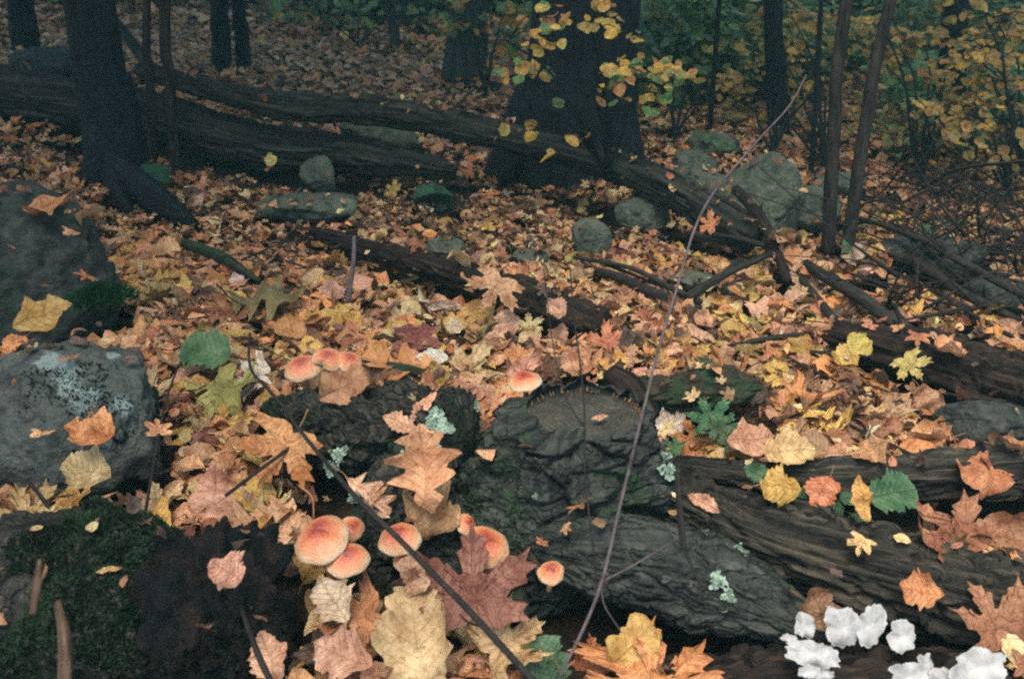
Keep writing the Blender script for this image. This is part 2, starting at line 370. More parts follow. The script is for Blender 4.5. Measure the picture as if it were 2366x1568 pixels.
# ------------------------------------------------------------------ boulders and stones
def rock(px, pyb, wpx, hpx, mat, label, df=.8, lumps=.16, facets=5, seed=0, sub=5, name='boulder', sink=.25, tilt=0.0, lm=None, cat=None):
    p = G(px, pyb); sc = PXM(p); wd = wpx * sc; dp = wd * df; th = dep(pyb - hpx * .5)
    ht = max((hpx * sc - dp * math.sin(th) * .55) / math.cos(th), wd * .14)
    V, F = ICO[sub]; V = V.copy(); r = np.random.default_rng(seed + 100)
    for k in range(facets + 4):
        d = r.normal(size=3); d[2] *= .6; d /= np.linalg.norm(d); c = r.uniform(.62, .9)
        q = V @ d; V = V - np.maximum(q - c, 0)[:, None] * d * .85
    V = V * (1 + lumps * fbm(V * 1.6 + seed, 3, seed))[:, None]
    full = ht / (1 - sink)
    V = V * np.array((wd / 2, dp / 2, full * .55))
    nrm = V / (np.linalg.norm(V, axis=1)[:, None] + 1e-9)
    V = V + nrm * (.035 * wd * fbm(V / wd * 14 + 5, 4, seed + 3) - .012 * wd * (np.abs(fbm(V / wd * 6, 3, seed + 9)) < .06))[:, None]
    if tilt:
        c, s_ = math.cos(tilt), math.sin(tilt); V = V @ np.array([[c, 0, -s_], [0, 1, 0], [s_, 0, c]])
    zmax = V[:, 2].max(); cen = np.array((p[0], p[1] + dp * .42, 0)); g = float(H(cen[0], cen[1]))
    V = V + np.array((0, 0, ht - zmax))
    o = obj(name, mesh(name, V, F), M[mat], label=label, cat=cat or ('boulder' if wd > .25 else 'stone'))
    o.location = (cen[0], cen[1], g)
    solid(V[::2] + np.array((cen[0], cen[1], g)))
    if lm: landmark(lm, (cen[0], cen[1], g + ht * .6))
    return o
BL = rock(125, 1120, 520, 350, 'rockA', 'large grey boulder with a white lichen splash at the left edge', .75, .10, 3, 2, 6, lm='white-splashed boulder')
rock(10, 800, 470, 400, 'rockB', 'big dark rounded boulder at the left edge above the white-splashed one', .8, .14, 2, 5, 6, lm='big dark boulder')
rock(870, 345, 200, 90, 'rockC', 'pale topped grey boulder wedged between the two fallen logs', .7, .12, 3, 8, lm='boulder between the logs')
rock(735, 435, 95, 75, 'rockC', 'small upright grey stone in front of the long grey log', .7, .1, 6, 9, 5, 'stone', lm='small upright stone')
rock(1000, 480, 95, 60, 'rockM', 'dark green mossy stone below the broken log end', .8, .12, 3, 12, 5, 'stone', lm='dark mossy stone')
rock(690, 500, 300, 44, 'rockC', 'long flat grey stone ledge lying flush with the leaves', .45, .12, 3, 14, 5, 'stone', lm='flat stone ledge')
rock(1025, 590, 95, 46, 'rockC', 'low rounded stone just above the black rotten log', .8, .12, 3, 17, 5, 'stone')
rock(1225, 605, 95, 36, 'rockC', 'smallest low green-grey stone beyond the black rotten log', .8, .12, 3, 19, 5, 'stone')
rock(1362, 585, 112, 82, 'rockC', 'angular green-grey stone standing alone in the middle of the leaves', .8, .1, 6, 22, 5, 'stone', lm='angular stone')
rock(1482, 520, 150, 72, 'rockC', 'rounded grey stone beside the long brown log', .7, .12, 3, 25, 5, 'stone', lm='stone by the brown log')
rock(1765, 530, 220, 190, 'rockC', 'tallest grey-green boulder behind the end of the brown log', .8, .12, 4, 31, 6, lm='tall boulder')
rock(1610, 475, 190, 95, 'rockC', 'sloping grey boulder touching the big tree end of the tall boulder', .9, .12, 4, 33, 5)
rock(1885, 515, 175, 90, 'rockC', 'broad grey boulder behind the two slender trunks', .8, .12, 4, 36, 5, lm='broad grey boulder')
rock(1950, 450, 130, 55, 'rockC', 'flat topped grey boulder peeping between the two slender trunks', .8, .12, 4, 38, 5)
rock(1655, 350, 130, 50, 'rockC', 'far stone with a white crest and bright green moss', .8, .12, 4, 41, 5, 'stone', lm='far white-crested stone')
rock(1605, 395, 120, 50, 'rockC', 'far grey stone just below the white crested one', .8, .12, 4, 43, 5, 'stone')
rock(350, 425, 80, 52, 'rockM', 'small mossy stone at the foot of the leaning dark tree', .8, .12, 3, 44, 5, 'stone')
rock(1610, 670, 120, 46, 'rockC', 'low stone behind the long thin leaning sapling', .8, .12, 3, 46, 5, 'stone', lm='low stone')
rock(1710, 690, 90, 44, 'rockC', 'low stone under the forked dead branches', .8, .12, 3, 47, 5, 'stone')
rock(2190, 640, 330, 100, 'rockB', 'long sloping dark boulder under the dead pole', .6, .12, 3, 51, 5, lm='sloping dark boulder')
rock(2340, 720, 200, 90, 'rockB', 'dark boulder at the frame edge below the dead pole', .6, .12, 3, 52, 5)
rock(2300, 1030, 250, 110, 'rockB', 'grey stone sunk in leaves above the split grey log', .6, .12, 3, 55, 5, lm='sunken grey stone')
rock(2010, 725, 80, 34, 'rockC', 'small flat stone beside the thick dead pole', .7, .12, 3, 57, 5, 'stone')
rock(95, 175, 260, 70, 'rockB', 'far dark boulder behind the leaning dark tree', .8, .12, 3, 61, 5)

# ------------------------------------------------------------------ logs
def bark_fn(sc=1.0, amp=.18, along=.35, seed=0, ridged=True, fib=None):
    def f(TH, s, V):
        ex = 0
        if fib:
            Cc = V.mean(axis=1, keepdims=True); rad_ = np.linalg.norm(V - Cc, axis=-1).mean(); Lt = np.linalg.norm(np.diff(Cc[:, 0], axis=0), axis=-1).sum()
            W = np.stack([s * Lt, np.cos(TH) * rad_, np.sin(TH) * rad_], -1) + .010 * np.stack([vnoise(V * 12, 1), vnoise(V * 12, 2), vnoise(V * 12, 3)], -1) + .012 * vnoise(np.stack([s * Lt * 3, s * 0, s * 0], -1), seed)[..., None]
            d1, gap, cid = cells(W * np.array((fib[0], fib[1], fib[1])), seed + 3); d1, g2, c2 = cells(W * np.array((fib[0] * 2.3, fib[1] * 2.3, fib[1] * 2.3)), seed + 5)
            ex = fib[2] * ((cid - .5) * smooth(0, .25, gap) - .5 * smooth(.14, 0, gap) + .4 * (c2 - .5) * smooth(0, .3, g2) - .25 * smooth(.12, 0, g2))
        q = np.stack([np.cos(TH) * 2.2 * sc, np.sin(TH) * 2.2 * sc, V[..., 0] * 0], -1)
        L = (V[..., 0] * .9 + V[..., 1] * .5 + V[..., 2] * .3) / along
        q[..., 2] = L
        a = fbm(q * 1.0, 4, seed); b = 1 - 2 * np.abs(fbm(q * np.array((2.3, 2.3, .8)), 4, seed + 20))
        big = fbm(V * 6, 3, seed + 31)
        return 1 + amp * (.7 * a + (.6 * b if ridged else 0) + .7 * big) + ex
    return f
def log(name, pts, rad, mat, label, cat='log', n=90, seg=40, amp=.18, along=.35, seed=0, flat=1.0, lm=None, jit=0.0, broken=None, sc=1.0, fib=None):
    """pts: (px, py, z) of the log's middle line"""
    P = np.array([A(*q) for q in pts]); P[:, 2] += [float(H(a[0], a[1])) * .6 for a in P]
    fn = bark_fn(sc, amp, along, seed, True, fib)
    if broken:
        f0 = fn
        def fn(TH, s, V):
            f = f0(TH, s, V)
            if broken & 2: f = f * (1 - smooth(.80, 1.0, s + .12 * np.sin(3 * TH + seed) + .1 * vnoise(np.stack([TH * 3, s * 4, s], -1), seed)) * .75)
            if broken & 1: f = f * (1 - smooth(.20, 0.0, s + .1 * np.sin(3 * TH + 1)) * .7)
            return f
    V, F, UV = tube(P, rad, n, seg, fn, True, flat, jit, seed)
    loc = P.mean(0); root = empty(name, loc, label=label, cat=cat) if lm == 'EMPTY' else None
    o = obj(name, mesh(name, V - loc, F, UV), M[mat], label=label, cat=cat); o.location = loc
    solid(V[::2])
    if lm: landmark(lm, loc)
    return o, P
LG, _ = log('fallen_log', [(-900, 215, .13), (-300, 240, .12), (0, 262, .11), (300, 288, .10), (600, 335, .085), (850, 350, .08), (1050, 390, .05)],
    [.10, .10, .10, .095, .072, .07, .03], 'oldwood', 'long grey weathered fallen log with a broken splintered end', seed=1, n=260, seg=110, amp=.16, along=.9, lm='long grey log', broken=2, sc=1.4, fib=(2.2, 26, .34))
log('fallen_log', [(330, 185, .26), (620, 238, .25), (880, 245, .24), (1150, 298, .17), (1400, 372, .13), (1570, 445, .10), (1740, 545, .05)],
    [.03, .042, .045, .044, .042, .05, .045], 'oldwood', 'slim brown arched log running past the foot of the big tree', seed=4, n=220, seg=60, amp=.2, along=.7, lm='brown arched log', sc=1.2, fib=(3, 34, .34))
log('rotten_log', [(690, 522, .02), (820, 572, .03), (1000, 622, .035), (1200, 690, .04), (1390, 768, .035)],
    [.010, .026, .032, .042, .034], 'rot', 'black rotten log half buried in leaves in the middle', seed=6, n=170, seg=56, amp=.22, along=.25, lm='black rotten log', fib=(6, 50, .4))
log('rotten_log', [(1540, 1140, .03), (1750, 1205, .055), (2050, 1275, .06), (2366, 1360, .05), (2900, 1440, .04), (3600, 1500, .03)],
    [.035, .055, .062, .064, .06, .045], 'wood', 'decayed fibrous brown log running from the stump to the right edge', seed=9, n=280, seg=120, amp=.2, along=.55, lm='fibrous brown log', sc=1.6, fib=(2.6, 80, .42))
log('split_log', [(1560, 1075, .05), (1750, 1100, .05), (2000, 1110, .05), (2366, 1095, .05), (2800, 1085, .05), (3300, 1100, .03)],
    [.012, .024, .032, .034, .03, .02], 'wood', 'thin grey split log above the fibrous brown log', seed=12, n=160, seg=60, amp=.25, along=.4, lm='thin grey split log', fib=(7, 80, .45))
log('mossy_log', [(1440, 925, .05), (1600, 915, .055), (1745, 895, .055)], [.03, .036, .036], 'mosslog',
    'short moss covered log end lying behind the sawn stump', seed=14, n=100, seg=70, amp=.18, along=.3, lm='short mossy log', fib=(9, 70, .4), broken=2)
log('rotten_log', [(1330, 1600, -.03), (1600, 1560, -.02), (1900, 1555, -.015), (2366, 1580, -.01), (2900, 1620, -.01), (3500, 1640, -.02)],
    [.03, .045, .055, .055, .05, .04], 'rot', 'dark brown rotten log carrying the white fungi at the bottom', seed=17, n=200, seg=90, amp=.22, along=.3, lm='fungus-covered log', fib=(8, 80, .4))
log('rotten_log', [(1930, 770, .03), (2130, 830, .04), (2366, 905, .04), (2600, 980, .04)], [.03, .05, .055, .05], 'rot',
    'dark brown rotten log among the dead branches', seed=19, n=130, seg=50, amp=.2, along=.3, fib=(6, 60, .4), lm='rotten log')
log('dead_branch', [(1700, 430, .15), (1760, 500, .10), (1800, 580, .06), (1822, 640, .03)], [.014, .014, .012, .010], 'rot', 'stout broken limb leaning against the tall boulder',
    cat='branch', seed=20, n=50, seg=16, amp=.2)
# bark slab of the stump's fallen side
SL, _ = log('bark_slab', [(1240, 1228, .05), (1400, 1240, .06), (1640, 1292, .055), (1930, 1410, .035)], [.038, .068, .074, .022], 'slab',
    'thick grey bark slab sloping down in front of the sawn stump', cat='bark', seed=23, n=260, seg=160, amp=.2, along=.18, flat=.75, lm='grey bark slab', sc=1.7, fib=(12, 34, .2))

# ------------------------------------------------------------------ the sawn stump, its roots
STUMP_C = A(1352, 938, .17)
def build_stump():
    c = STUMP_C; g = float(H(c[0], c[1]))
    root = empty('sawn_stump', (c[0], c[1], g), label='old sawn tree stump with a round cut face and scaly grey bark', cat='tree stump')
    n, seg = 130, 240; t = np.linspace(0, 1, n)[:, None]; th = np.linspace(0, 2 * math.pi, seg, endpoint=False)[None]
    TH = th + t * 0; Tt = t + th * 0
    def lobe(c0, wd): return np.exp(-((np.angle(np.exp(1j * (TH - c0)))) / wd) ** 2)
    fl = .155 * lobe(R(195), .55) * Tt ** .42 + .10 * lobe(R(240), .5) * Tt ** .7 + .04 * lobe(R(285), .45) * Tt + .085 * lobe(R(345), .4) * Tt ** 1.1 + .05 * lobe(R(80), .7) * Tt
    r0 = .086 * (1 + .05 * np.cos(2 * TH + .4) + .035 * vnoise(np.stack([np.cos(TH) * 2, np.sin(TH) * 2, TH * 0], -1), 3))
    top = .17; bot = g - .09
    rim = 1 + .05 * smooth(.10, .02, Tt) - .06 * smooth(.02, 0, Tt)
    rad = r0 * rim + fl + .02 * Tt
    z = top - (top - bot) * Tt ** 1.15 - .045 * lobe(R(195), .5) * smooth(0, .14, Tt) + .012 * vnoise(np.stack([np.cos(TH) * 6, np.sin(TH) * 6, TH * 0], -1), 8) * smooth(.12, 0, Tt)
    P = np.stack([c[0] + rad * np.cos(TH), c[1] + rad * np.sin(TH) * .92, z], -1)
    q = P * np.array((26, 26, 42)) + .7 * np.stack([vnoise(P * 20, 1), vnoise(P * 20, 2), vnoise(P * 20, 3)], -1)
    d1, gap, cid = cells(q * np.array((.6, .6, .62)), 4)
    d1b, gapb, cidb = cells(P * np.array((75, 75, 120)), 9)
    disp = (.017 * cid * smooth(0, .22, gap) - .006 * smooth(.12, 0, gap) + .004 * cidb * smooth(0, .2, gapb) + .012 * fbm(P * 22, 4, 5) + .006 * fbm(P * 75, 3, 6)) * smooth(0, .10, Tt)
    big = .016 * fbm(P * np.array((9, 9, 16)), 3, 14) * smooth(0, .2, Tt)
    ang = np.stack([np.cos(TH), np.sin(TH), .5 + 0 * TH], -1); P = P + ang * (disp + big)[..., None]
    idx = np.arange(n * seg).reshape(n, seg); nx = np.roll(idx, -1, 1)
    F = np.stack([idx[:-1], idx[1:], nx[1:], nx[:-1]], -1).reshape(-1, 4)
    UV = np.stack([TH * .1, Tt * .2], -1).reshape(-1, 2); V = P.reshape(-1, 3)
    child('bark', mesh('stump_bark', V, F, UV), M['stump'], root); solid(V[::5])
    # cut face: a slightly dished disc inside the bark rim, with frayed edge
    rings = 14; Vc = [np.array([[c[0], c[1], top - .018]])]; U = [np.array([[0, 0]])]
    edge = P[2]
    for k in range(1, rings + 1):
        f = k / rings; e_ = np.array([c[0], c[1], top - .010]) * (1 - f) + edge * f
        e_[:, 2] = top - .019 + .004 * vnoise(e_ * 40, 3) + .004 * vnoise(e_ * 12, 5) + (.006 * smooth(.85, 1, f)); Vc.append(e_)
        U.append(np.stack([np.full(seg, f * .5), np.arange(seg) / seg], -1))
    Vc = np.vstack(Vc); U = np.vstack(U); Fc = [[0, 1 + j, 1 + (j + 1) % seg] for j in range(seg)]
    for k in range(1, rings):
        a = 1 + (k - 1) * seg; b = a + seg
        Fc += [[a + j, b + j, b + (j + 1) % seg, a + (j + 1) % seg] for j in range(seg)]
    child('cut_face', mesh('cut_face', Vc, Fc, U), M['cut'], root)
    # splinters of wood fibre round the rim of the cut
    parts = []
    for k in range(90):
        a = random.uniform(R(190), R(360)) if k < 60 else random.uniform(0, R(200)); rr_ = .083
        b = np.array((c[0] + rr_ * math.cos(a), c[1] + rr_ * .92 * math.sin(a), top - .018)); l = random.uniform(.004, .011)
        parts.append(tube([b, b + np.array((random.uniform(-.003, .003), random.uniform(-.003, .003), l * .7)), b + np.array((math.cos(a) * .003, math.sin(a) * .003, l))], [.0011, .0008, .0003], 4, 4))
    V_, F_, U_ = merge(parts); child('splinters', mesh('splinters', V_, F_, U_), M['stalk'], root, kind='stuff')
    # mossy root mass to the left
    a0 = A(1060, 1010, .10); a1 = A(900, 1000, .07); a2 = A(740, 985, .05); a3 = A(620, 950, .02)
    f = bark_fn(1.6, .2, .16, 40, True, (20, 36, .4))
    Vr, Fr, Ur = tube([a0, a1, a2, a3], [.075, .075, .062, .02], 190, 140, f, flat=.95); child('root', mesh('root', Vr, Fr, Ur), M['root'], root); solid(Vr[::3])
    b0 = A(1010, 1050, .08); b1 = A(900, 1180, .03); b2 = A(850, 1300, -.03); b3 = A(900, 1440, -.10)
    Vs, Fs, Us = tube([b0, b1, b2, b3], [.06, .055, .04, .02], 150, 110, bark_fn(1.6, .2, .16, 44, True, (24, 30, .4)), flat=.9); child('root', mesh('root', Vs, Fs, Us), M['root'], root); solid(Vs[::3])
    # black stub of broken wood at the back of the cut
    k0 = A(1440, 900, .15); Vk, Fk, Uk = tube([k0 + np.array((.035, .0, -.05)), k0 + np.array((.006, .01, .0)), k0 + np.array((-.022, .015, .025))], [.024, .02, .012], 30, 20, bark_fn(1.4, .4, .1, 48))
    child('broken_stub', mesh('broken_stub', Vk, Fk, Uk), M['rot'], root)
    return root, V, np.array(F), Vr, Fr, Vs, Fs
STUMP, sV, sF, rV, rF, r2V, r2F = build_stump()
landmark('sawn stump', STUMP_C); landmark('mossy root of the stump', A(800, 990, .08))

def sample_faces(V, F, n, seed=0, want=None):
    r = np.random.default_rng(seed); F = [f for f in F] ; T = np.array([[f[0], f[1], f[2]] for f in F] + [[f[0], f[2], f[3]] for f in F if len(f) == 4])
    a, b, c = V[T[:, 0]], V[T[:, 1]], V[T[:, 2]]; nn = np.cross(b - a, c - a); ar = np.linalg.norm(nn, axis=1); nn = nn / (ar[:, None] + 1e-12)
    k = r.choice(len(T), n * 6, p=ar / ar.sum()); u, v = r.random((2, len(k))); m = u + v > 1; u[m] = 1 - u[m]; v[m] = 1 - v[m]
    P = a[k] + (b[k] - a[k]) * u[:, None] + (c[k] - a[k]) * v[:, None]; N = nn[k]
    if want is not None: s_ = want(P, N); P, N = P[s_], N[s_]
    return P[:n], N[:n]
def moss_tufts(P, N, size, seed=0):
    """short curved blades, three to a tuft, standing on the surface"""
    r = np.random.default_rng(seed); n = len(P); Vs = []; Fs = []
    for k in range(3):
        d = r.normal(size=(n, 3)); L = size * r.uniform(.5, 1.3, (n, 1)); up = N * 1.0 + .55 * d + np.array((0, 0, .4)); up /= np.linalg.norm(up, axis=1)[:, None]
        sd = np.cross(up, r.normal(size=(n, 3))); sd /= np.linalg.norm(sd, axis=1)[:, None] + 1e-9; wd = L * .22
        tip = P + up * L; mid = P + up * L * .5 + d * L * .08
        Vs.append(np.stack([P - sd * wd * .5, P + sd * wd * .5, mid + sd * wd * .6, tip, mid - sd * wd * .6], 1))
    V = np.concatenate(Vs, 0); m = len(V); b = np.arange(m)[:, None] * 5
    F = np.concatenate([b + np.array([[0, 1, 2]]), b + np.array([[0, 2, 4]]), b + np.array([[4, 2, 3]])], 0)
    return V.reshape(-1, 3), F
def moss_on(V, F, n, size, thr, parent, mat='moss', seed=0, scale=9, nz=-.1):
    def want(P, N): return (fbm(P * scale, 3, seed) > thr) & (N[:, 2] > nz)
    P, N = sample_faces(V, F, n, seed, want)
    if len(P) < 5: return
    v, f = moss_tufts(P - np.array(N) * .001, N, size, seed); child('moss', mesh('moss', v, f, smooth_=False), M[mat], parent, kind='stuff')
def lichen_on(p, nrm, size, parent, seed=0, mat='lichen'):
    """a leafy lichen rosette: many small ruffled lobes"""
    r = np.random.default_rng(seed); nrm = np.array(nrm, float); nrm /= np.linalg.norm(nrm)
    a = np.cross(nrm, (0, 0, 1)); a = a / (np.linalg.norm(a) + 1e-6); b = np.cross(nrm, a); Vs, Fs, k = [], [], 0
    for i in range(int(60)):
        rad = size * math.sqrt(r.random()) * .9; th = r.random() * 6.28 + .3 * math.sin(i); rad *= .75 + .35 * math.sin(3 * th + seed)
        cpt = np.array(p) + a * rad * math.cos(th) + b * rad * math.sin(th) + nrm * r.uniform(0, .003); m = 7; lr = size * r.uniform(.14, .28)
        tl = nrm + .5 * r.normal(size=3); tl /= np.linalg.norm(tl); u = np.cross(tl, r.normal(size=3)); u /= np.linalg.norm(u); v = np.cross(tl, u)
        rr_ = lr * (1 + .35 * r.normal(size=m)); an = np.linspace(0, 6.28, m, endpoint=False)
        V = [cpt] + [cpt + u * rr_[j] * math.cos(an[j]) + v * rr_[j] * math.sin(an[j]) + nrm * r.uniform(-.0005, .0035) for j in range(m)]
        Vs += V; Fs += [[k, k + 1 + j, k + 1 + (j + 1) % m] for j in range(m)]; k += m + 1
    child('lichen', mesh('lichen', np.array(Vs), Fs, smooth_=False), M[mat], parent, kind='stuff')
def near_surface(px, py, V):
    """point of vertex cloud V that the camera sees at (px,py): nearest to the line of sight, closest first"""
    o = np.array((0, 0, CAM_H)); d = ray(px, py); d = d / np.linalg.norm(d); q = V - o; t = q @ d; dist = np.linalg.norm(q - t[:, None] * d, axis=1)
    k = np.where(dist < dist.min() + .006)[0]; return V[k[np.argmin(t[k])]]
moss_on(sV, sF, 2600, .006, .12, STUMP, seed=3)
moss_on(rV, rF, 4500, .006, .12, STUMP, seed=5); moss_on(r2V, r2F, 3500, .006, .1, STUMP, 'mossdark', seed=6)
allst = np.vstack([sV, rV, r2V])
for i, (px, py, sz) in enumerate(((1012, 975, .020), (1005, 1040, .010), (960, 1045, .012), (775, 1060, .012), (762, 1090, .011), (805, 1125, .010), (820, 1140, .008), (1110, 945, .008), (1225, 1150, .004), (1550, 1090, .010), (1545, 1060, .007))):
    p = near_surface(px, py, allst); lichen_on(p + np.array((0, -.006, .007)), (0, -.7, .7), sz * 1.35, STUMP, i)
slv = np.empty(len(SL.data.vertices) * 3); SL.data.vertices.foreach_get('co', slv); slv = slv.reshape(-1, 3) + np.array(SL.location)
for i, (px, py, sz) in enumerate(((1665, 1350, .013), (1690, 1375, .010), (1735, 1215, .006), (1640, 1220, .005), (1760, 1225, .005), (1425, 1180, .004))):
    p = near_surface(px, py, slv); lichen_on(p + np.array((0, -.003, .004)), (0, -.7, .7), sz, SL, 50 + i)

# moss on boulder, mossy log
def world_vf(o):
    me = o.data; v = np.empty(len(me.vertices) * 3); me.vertices.foreach_get('co', v); return v.reshape(-1, 3) + np.array(o.location), [list(p.vertices) for p in me.polygons]
v_, f_ = world_vf(BL); F_lo = [f for f in f_ if v_[f[0]][2] < BL.location.z + .075 and v_[f[0]][0] < BL.location.x + .12]
moss_on(v_, F_lo, 5000, .008, -.05, BL, 'mossdark', seed=13, scale=9, nz=-.6)
moss_on(v_, f_, 1500, .007, .42, BL, 'mossdark', seed=12, scale=7)
for px, py, sz in ((110, 830, .024), (135, 860, .026), (165, 890, .02), (195, 915, .024), (225, 915, .013), (285, 930, .018), (265, 812, .012), (300, 950, .013), (250, 950, .012)):
    q = near_surface(px, py, v_) - np.array(BL.location); SPLASH.append((tuple(float(a) for a in q), None, sz))
BL.data.materials.clear(); BL.data.materials.append(rock_mat('white_splashed_boulder', (.088, .102, .08), (.05, .055, .052), .12, (.3, .34, .33), .14, splash=True))

# ------------------------------------------------------------------ bottom-left mossy wood
def blob(name, px, py, z, size, mat, seed, par=None, sub=6, lumps=.25, fine=.1, **kw):
    c = A(px, py, z); V, F = ICO[sub]; V = V * (1 + lumps * fbm(V * 1.5 + seed, 3, seed))[:, None]
    V = V * np.array(size); n_ = V / np.linalg.norm(V, axis=1)[:, None]; s0 = max(size)
    V = V + n_ * (fine * s0 * fbm(V / s0 * np.array((9, 9, 4.)), 5, seed + 4) + .04 * s0 * fbm(V / s0 * 26, 3, seed + 8))[:, None]
    UV = np.stack([np.arctan2(V[:, 1], V[:, 0]) * s0, V[:, 2]], -1)
    o = obj(name, mesh(name, V, F, UV), M[mat], **kw); o.location = c; solid(V[::3] + c); return o, V + c, F
o1, V1, F1 = blob('mossy_hummock', 150, 1400, .02, (.17, .13, .13), 'root', 71, label='moss covered rotten wood in the bottom corner', cat='rotten wood')
moss_on(V1, F1, 12000, .008, -.02, o1, 'moss', seed=31, scale=8)
landmark('mossy rotten wood', o1.location)
o2, V2, F2 = blob('rotten_stump', 480, 1440, -.02, (.115, .12, .14), 'humus', 75, fine=.22, lumps=.4, label='crumbling black rotten stump near the camera', cat='tree stump')
moss_on(V2, F2, 2500, .006, .15, o2, 'mossdark', seed=33, scale=10); landmark('crumbling black stump', o2.location)

# ------------------------------------------------------------------ leaf shapes
def poly_radial(half, center, rings, sub=0, seed=0, rough=.0):
    r = np.random.default_rng(seed)
    pts = [np.array(p, float) for p in half]; full = pts + [np.array((-p[0], p[1])) for p in pts[-2:0:-1]]
    if sub:
        f2 = []
        for i, p in enumerate(full):
            q = full[(i + 1) % len(full)]; f2.append(p)
            for k in range(1, sub + 1): f2.append(p + (q - p) * k / (sub + 1) + r.normal(size=2) * rough)
        full = f2
    E = np.array(full); n = len(E); c = np.array(center, float)
    P = [c]; 
    for f in rings: P += list(c + (E - c) * f)
    P = np.array(P); F = [[0, 1 + (j + 1) % n, 1 + j] for j in range(n)]
    for k in range(len(rings) - 1):
        a = 1 + k * n; b = a + n
        for j in range(n): j2 = (j + 1) % n; F += [[a + j, a + j2, b + j2], [a + j, b + j2, b + j]]
    return P, F
MAPLE = [(0, 1.0), (.045, .86), (.14, .84), (.115, .72), (.19, .66), (.12, .55), (.10, .44), (.17, .42), (.30, .56), (.36, .52), (.40, .62), (.50, .60), (.66, .70), (.60, .55), (.74, .50), (.60, .40), (.62, .32), (.42, .25), (.36, .17), (.46, .13), (.62, .10), (.56, .02), (.64, -.07), (.42, -.09), (.30, -.16), (.12, -.12), (0, -.02)]
MAPLE_LO = [(0, 1.0), (.14, .8), (.11, .48), (.38, .58), (.66, .70), (.62, .42), (.38, .2), (.62, .1), (.58, -.08), (.2, -.13), (0, -.02)]
def strip(kind, rows, cols, seed=0):
    r = np.random.default_rng(seed); t = np.linspace(0, 1, rows)
    if kind == 'ovate': w_ = .36 * np.sin(np.pi * t ** .78) ** .85
    elif kind == 'round': w_ = .44 * np.sin(np.pi * t ** .85) ** .6
    elif kind == 'narrow': w_ = .21 * np.sin(np.pi * t ** .95) ** .9
    elif kind == 'oak':
        t = np.array([0, .05, .13, .20, .27, .33, .42, .49, .55, .61, .70, .76, .81, .87, .93, 1.]); w_ = np.array([.01, .02, .10, .26, .07, .09, .40, .33, .08, .10, .37, .30, .08, .20, .06, 0.]); rows = len(t)
    elif kind == 'lobed':
        t = np.linspace(0, 1, max(rows, 14)); rows = len(t); w_ = (.12 + .24 * np.sin(np.pi * t ** 1.25)) * (1 - .42 * np.cos(2 * np.pi * t * 4.2)) * np.sin(np.pi * np.clip(t, .02, .98)) ** .4
    w_ = w_.copy(); w_[1:-1] *= 1 + .07 * r.normal(size=rows - 2)
    if kind in ('ovate', 'round') and rows > 12: w_[1:-1:2] *= 1.06
    s_ = np.linspace(-1, 1, cols); X = w_[:, None] * s_[None]
    tt = t[:, None] * np.ones((1, 3)); ns = 4.5 if rows > 12 else 3
    lr = [1 + .22 * vnoise(np.stack([t * ns + 9.1 * seed, t * 0 + k * 5, t * 0], -1), seed + k) + (.10 * r.normal(size=rows) if rows > 12 else 0) for k in (0, 1)]
    X = np.where(X < 0, X * lr[0][:, None], X * lr[1][:, None])
    fw = (.10 if kind == 'oak' else .05) * (np.abs(s_) ** 1.6)[None] * (w_ / .36)[:, None]
    Y = t[:, None] + fw - .5 * 0
    P = np.stack([X, Y], -1).reshape(-1, 2); i = np.arange(rows * cols).reshape(rows, cols)
    q = np.stack([i[:-1, :-1], i[:-1, 1:], i[1:, 1:], i[1:, :-1]], -1).reshape(-1, 4)
    F = [[a, b, c] for a, b, c, d in q] + [[a, c, d] for a, b, c, d in q]
    return P, F
